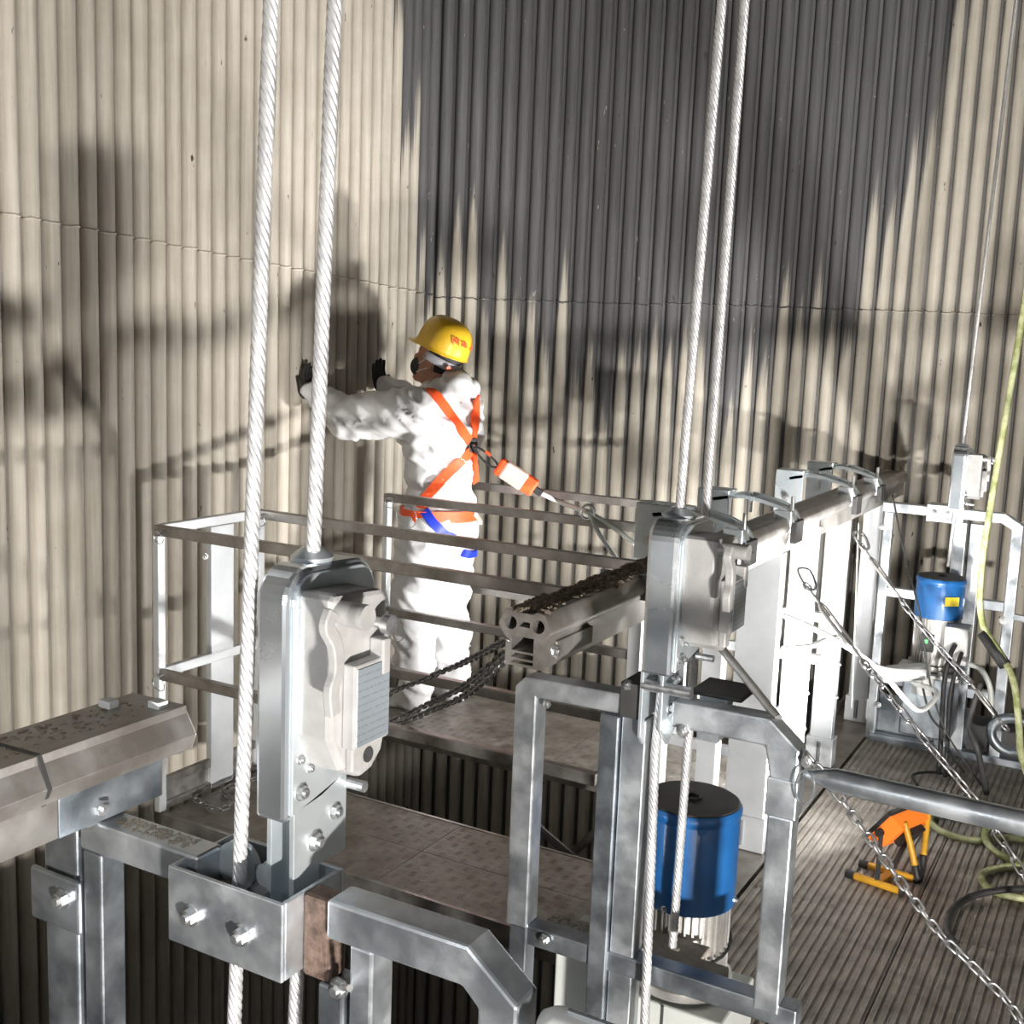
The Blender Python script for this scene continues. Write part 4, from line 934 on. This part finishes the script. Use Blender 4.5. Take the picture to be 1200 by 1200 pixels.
# red characters printed round the back of the shell (three blurred glyphs)
glyphs = [((534, 400), [(-4, -4, -4, 4), (-4, -4, 0, -4), (0, -4, 0, 3), (-4, 0, 0, 0), (-3, 4, -5, 6), (2, -3, 6, -3), (4, -5, 4, 5), (4, 0, 1, 3)]),
          ((544, 404), [(-3, -3, 3, -3), (-3, 0, 3, 0), (0, -4, 0, 4), (-4, 3, 4, 3), (-3, -3, -3, 3)]),
          ((551.5, 407), [(-3, -3, 2, -3), (-3, 0, 3, 0), (0, -4, 0, 4), (0, 1, -3, 4), (0, 1, 3, 4)])]
for (u0, v0), st in glyphs:
    mb = MB()
    for a, b_, c, d in st:
        a, b_, c, d = a * .8, b_ * .8 + a * .25, c * .8, d * .8 + c * .25
        p, pn = cast(u0 + a, v0 + b_, HBV, .006); q, qn = cast(u0 + c, v0 + d, HBV, .006)
        if p and q: mb.bar(p, q, .004, .002, pn)
    if mb.v: mb.build('printed_character', 'red', hel)
p, pn = cast(532, 420, HBV, .0); bp_ = HO - hf2 * .09 + hl * .068 + hu2 * -.05
MB().lathe([(.001, 0), (.011, 0), (.011, .004), (.001, .004)], bp_ + (hl - hf2).normalized() * .008, 14, (hl - hf2)).build('band_button', 'red', hel)
# harness: webbing laid on the suit
def webbing(pts_px, wdt, mname, name='strap', n=10, parent=None):
    pts = []; k = len(pts_px)
    for i in range(k - 1):
        for j in range(n):
            t = j / n; pts.append((pts_px[i][0] * (1 - t) + pts_px[i + 1][0] * t, pts_px[i][1] * (1 - t) + pts_px[i + 1][1] * t))
    pts.append(pts_px[-1]); path = []
    for u, v in pts:
        p, nn = cast(u, v, BV, .013)
        if p: path.append([p, nn])
    return ribbon(path, wdt, mname, name, parent)
def ribbon(path, wdt, mname, name, parent=None, closed=False):
    for _ in range(8):
        q = [x[0].copy() for x in path]; m_ = [x[1].copy() for x in path]
        for i in range(len(path)):
            if not closed and i in (0, len(path) - 1): continue
            j = (i + 1) % len(path); path[i][0] = (q[i - 1] + q[i] * 2 + q[j]) / 4; path[i][1] = (m_[i - 1] + m_[i] * 2 + m_[j]).normalized()
    vs = []; fs = []; k = len(path)
    for i, (p, nn) in enumerate(path):
        d = path[(i + 1) % k][0] - path[i - 1][0] if closed else path[min(i + 1, k - 1)][0] - path[max(i - 1, 0)][0]
        s_ = d.cross(nn).normalized()
        for a, c in ((-1, -.01), (1, -.01), (1, .002), (-1, .002)): vs.append(p + s_ * a * wdt / 2 + nn * c)
    for i in range(k if closed else k - 1):
        j = (i + 1) % k
        for c in range(4): fs.append((i * 4 + c, i * 4 + (c + 1) % 4, j * 4 + (c + 1) % 4, j * 4 + c))
    if not closed: fs += [(0, 1, 2, 3), (4 * k - 1, 4 * k - 2, 4 * k - 3, 4 * k - 4)]
    return MB().add(vs, fs).build(name, mname, parent or wk, auto=60)
webbing([(503, 458), (510, 464), (527, 486), (548, 516)], .045, 'orange', 'shoulder_strap')
webbing([(557, 466), (556, 490), (553, 516)], .042, 'orange', 'shoulder_strap')
webbing([(551, 528), (526, 553), (500, 582), (494, 596)], .045, 'orange', 'back_strap')
webbing([(553, 526), (555, 545), (557, 575)], .032, 'orange', 'back_strap')
def around(zc, ztilt, wdt, mname, name, a0=0, a1=360, axis=None, rmax=.6):
    ax = axis or W(0, 0, 0); path = []
    for i in range(48):
        t = math.radians(a0 + (a1 - a0) * i / 48); d = Vector((math.cos(t), math.sin(t), 0)); c = Vector((ax.x, ax.y, zc + ztilt * math.sin(t)))
        h = BV.ray_cast(c + d * rmax, -d)
        if h[0]: path.append([h[0] + h[1] * .013, d])
    return ribbon(path, wdt, mname, name, closed=True)
around(.915, .0, .05, 'orange', 'waist_belt')
webbing([(498, 600), (506, 613), (520, 625), (534, 634)], .042, 'webblue', 'leg_strap')
webbing([(524, 632), (540, 636), (552, 636)], .02, 'orange', 'leg_strap')
webbing([(541, 647), (548, 649), (557, 647)], .035, 'webblue', 'leg_strap')
webbing([(553, 600), (560, 610), (569, 622)], .03, 'pink', 'cloth_tail')
p0, n0 = cast(552, 521, BV, .012)
MB().bar(p0 - Z_ * .035, p0 + Z_ * .03, .05, .012, n0).build('back_buckle', 'black', wk, bevel=.004)
webbing([(550, 520), (555, 521)], .03, 'orange', 'buckle_keeper', 4)
# lanyard: carabiner, shock pack, rope to the railing
DP = p0 + Vector((.02, -.02, -.01))
def on_depth(u, v, ref):      # along this ray, level with a reference point it hangs from
    r = ray(u, v); k = Vector((.483, -.864, 0)); t = (ref - CAM).dot(k) / r.dot(k); return CAM + r * t
LN = thing('lanyard', 'orange shock absorber lanyard clipped from the harness to the railing', 'lanyard', DP)
q = lambda u, v, o=0: on_depth(u, v, DP) + Vector((.483, -.864, 0)) * o
MB().tube(catmull([q(556, 524), q(566, 528), q(580, 540), q(583, 547), q(574, 546), q(563, 536)], 6, True), .005, 7, True).build('carabiner', 'black', LN, smooth=True)
MB().cyl(q(569, 529), q(575, 534), .008, 8).build('gate_lock', 'red', LN)
MB().bar(q(583, 545), q(627, 573), .085, .035, -Y_).build('shock_pack', 'orange', LN, bevel=.012)
MB().bar(q(589, 548.5, .004), q(615, 565.5, .004), .088, .038, -Y_).build('printed_sleeve', 'clear', LN, bevel=.012)
MB().bar(q(625, 572), q(635, 579), .03, .02, -Y_).build('end_loop', 'black', LN, bevel=.004)
ra = P(690, 600, y=3.97)
MB().tube(catmull([q(634, 578), q(660, 590), ra], 8), .011, 8).build('rope_leg', 'pale_panel', LN, smooth=True)
MB().tube(catmull([ra, P(710, 612, y=3.95), P(745, 638, y=3.9)], 8), .009, 8).build('rope_leg', 'pale_panel', LN, smooth=True)
MB().tube(catmull([ra, P(702, 625, y=3.93), P(724, 657, y=3.9)], 8), .009, 8).build('rope_leg', 'pale_panel', LN, smooth=True)
MB().tube([ra + Vector((.03 * math.cos(t), -.01, .03 * math.sin(t))) for t in [i * math.pi / 6 for i in range(12)]], .006, 6, True).build('hook', 'chrome', LN, smooth=True)
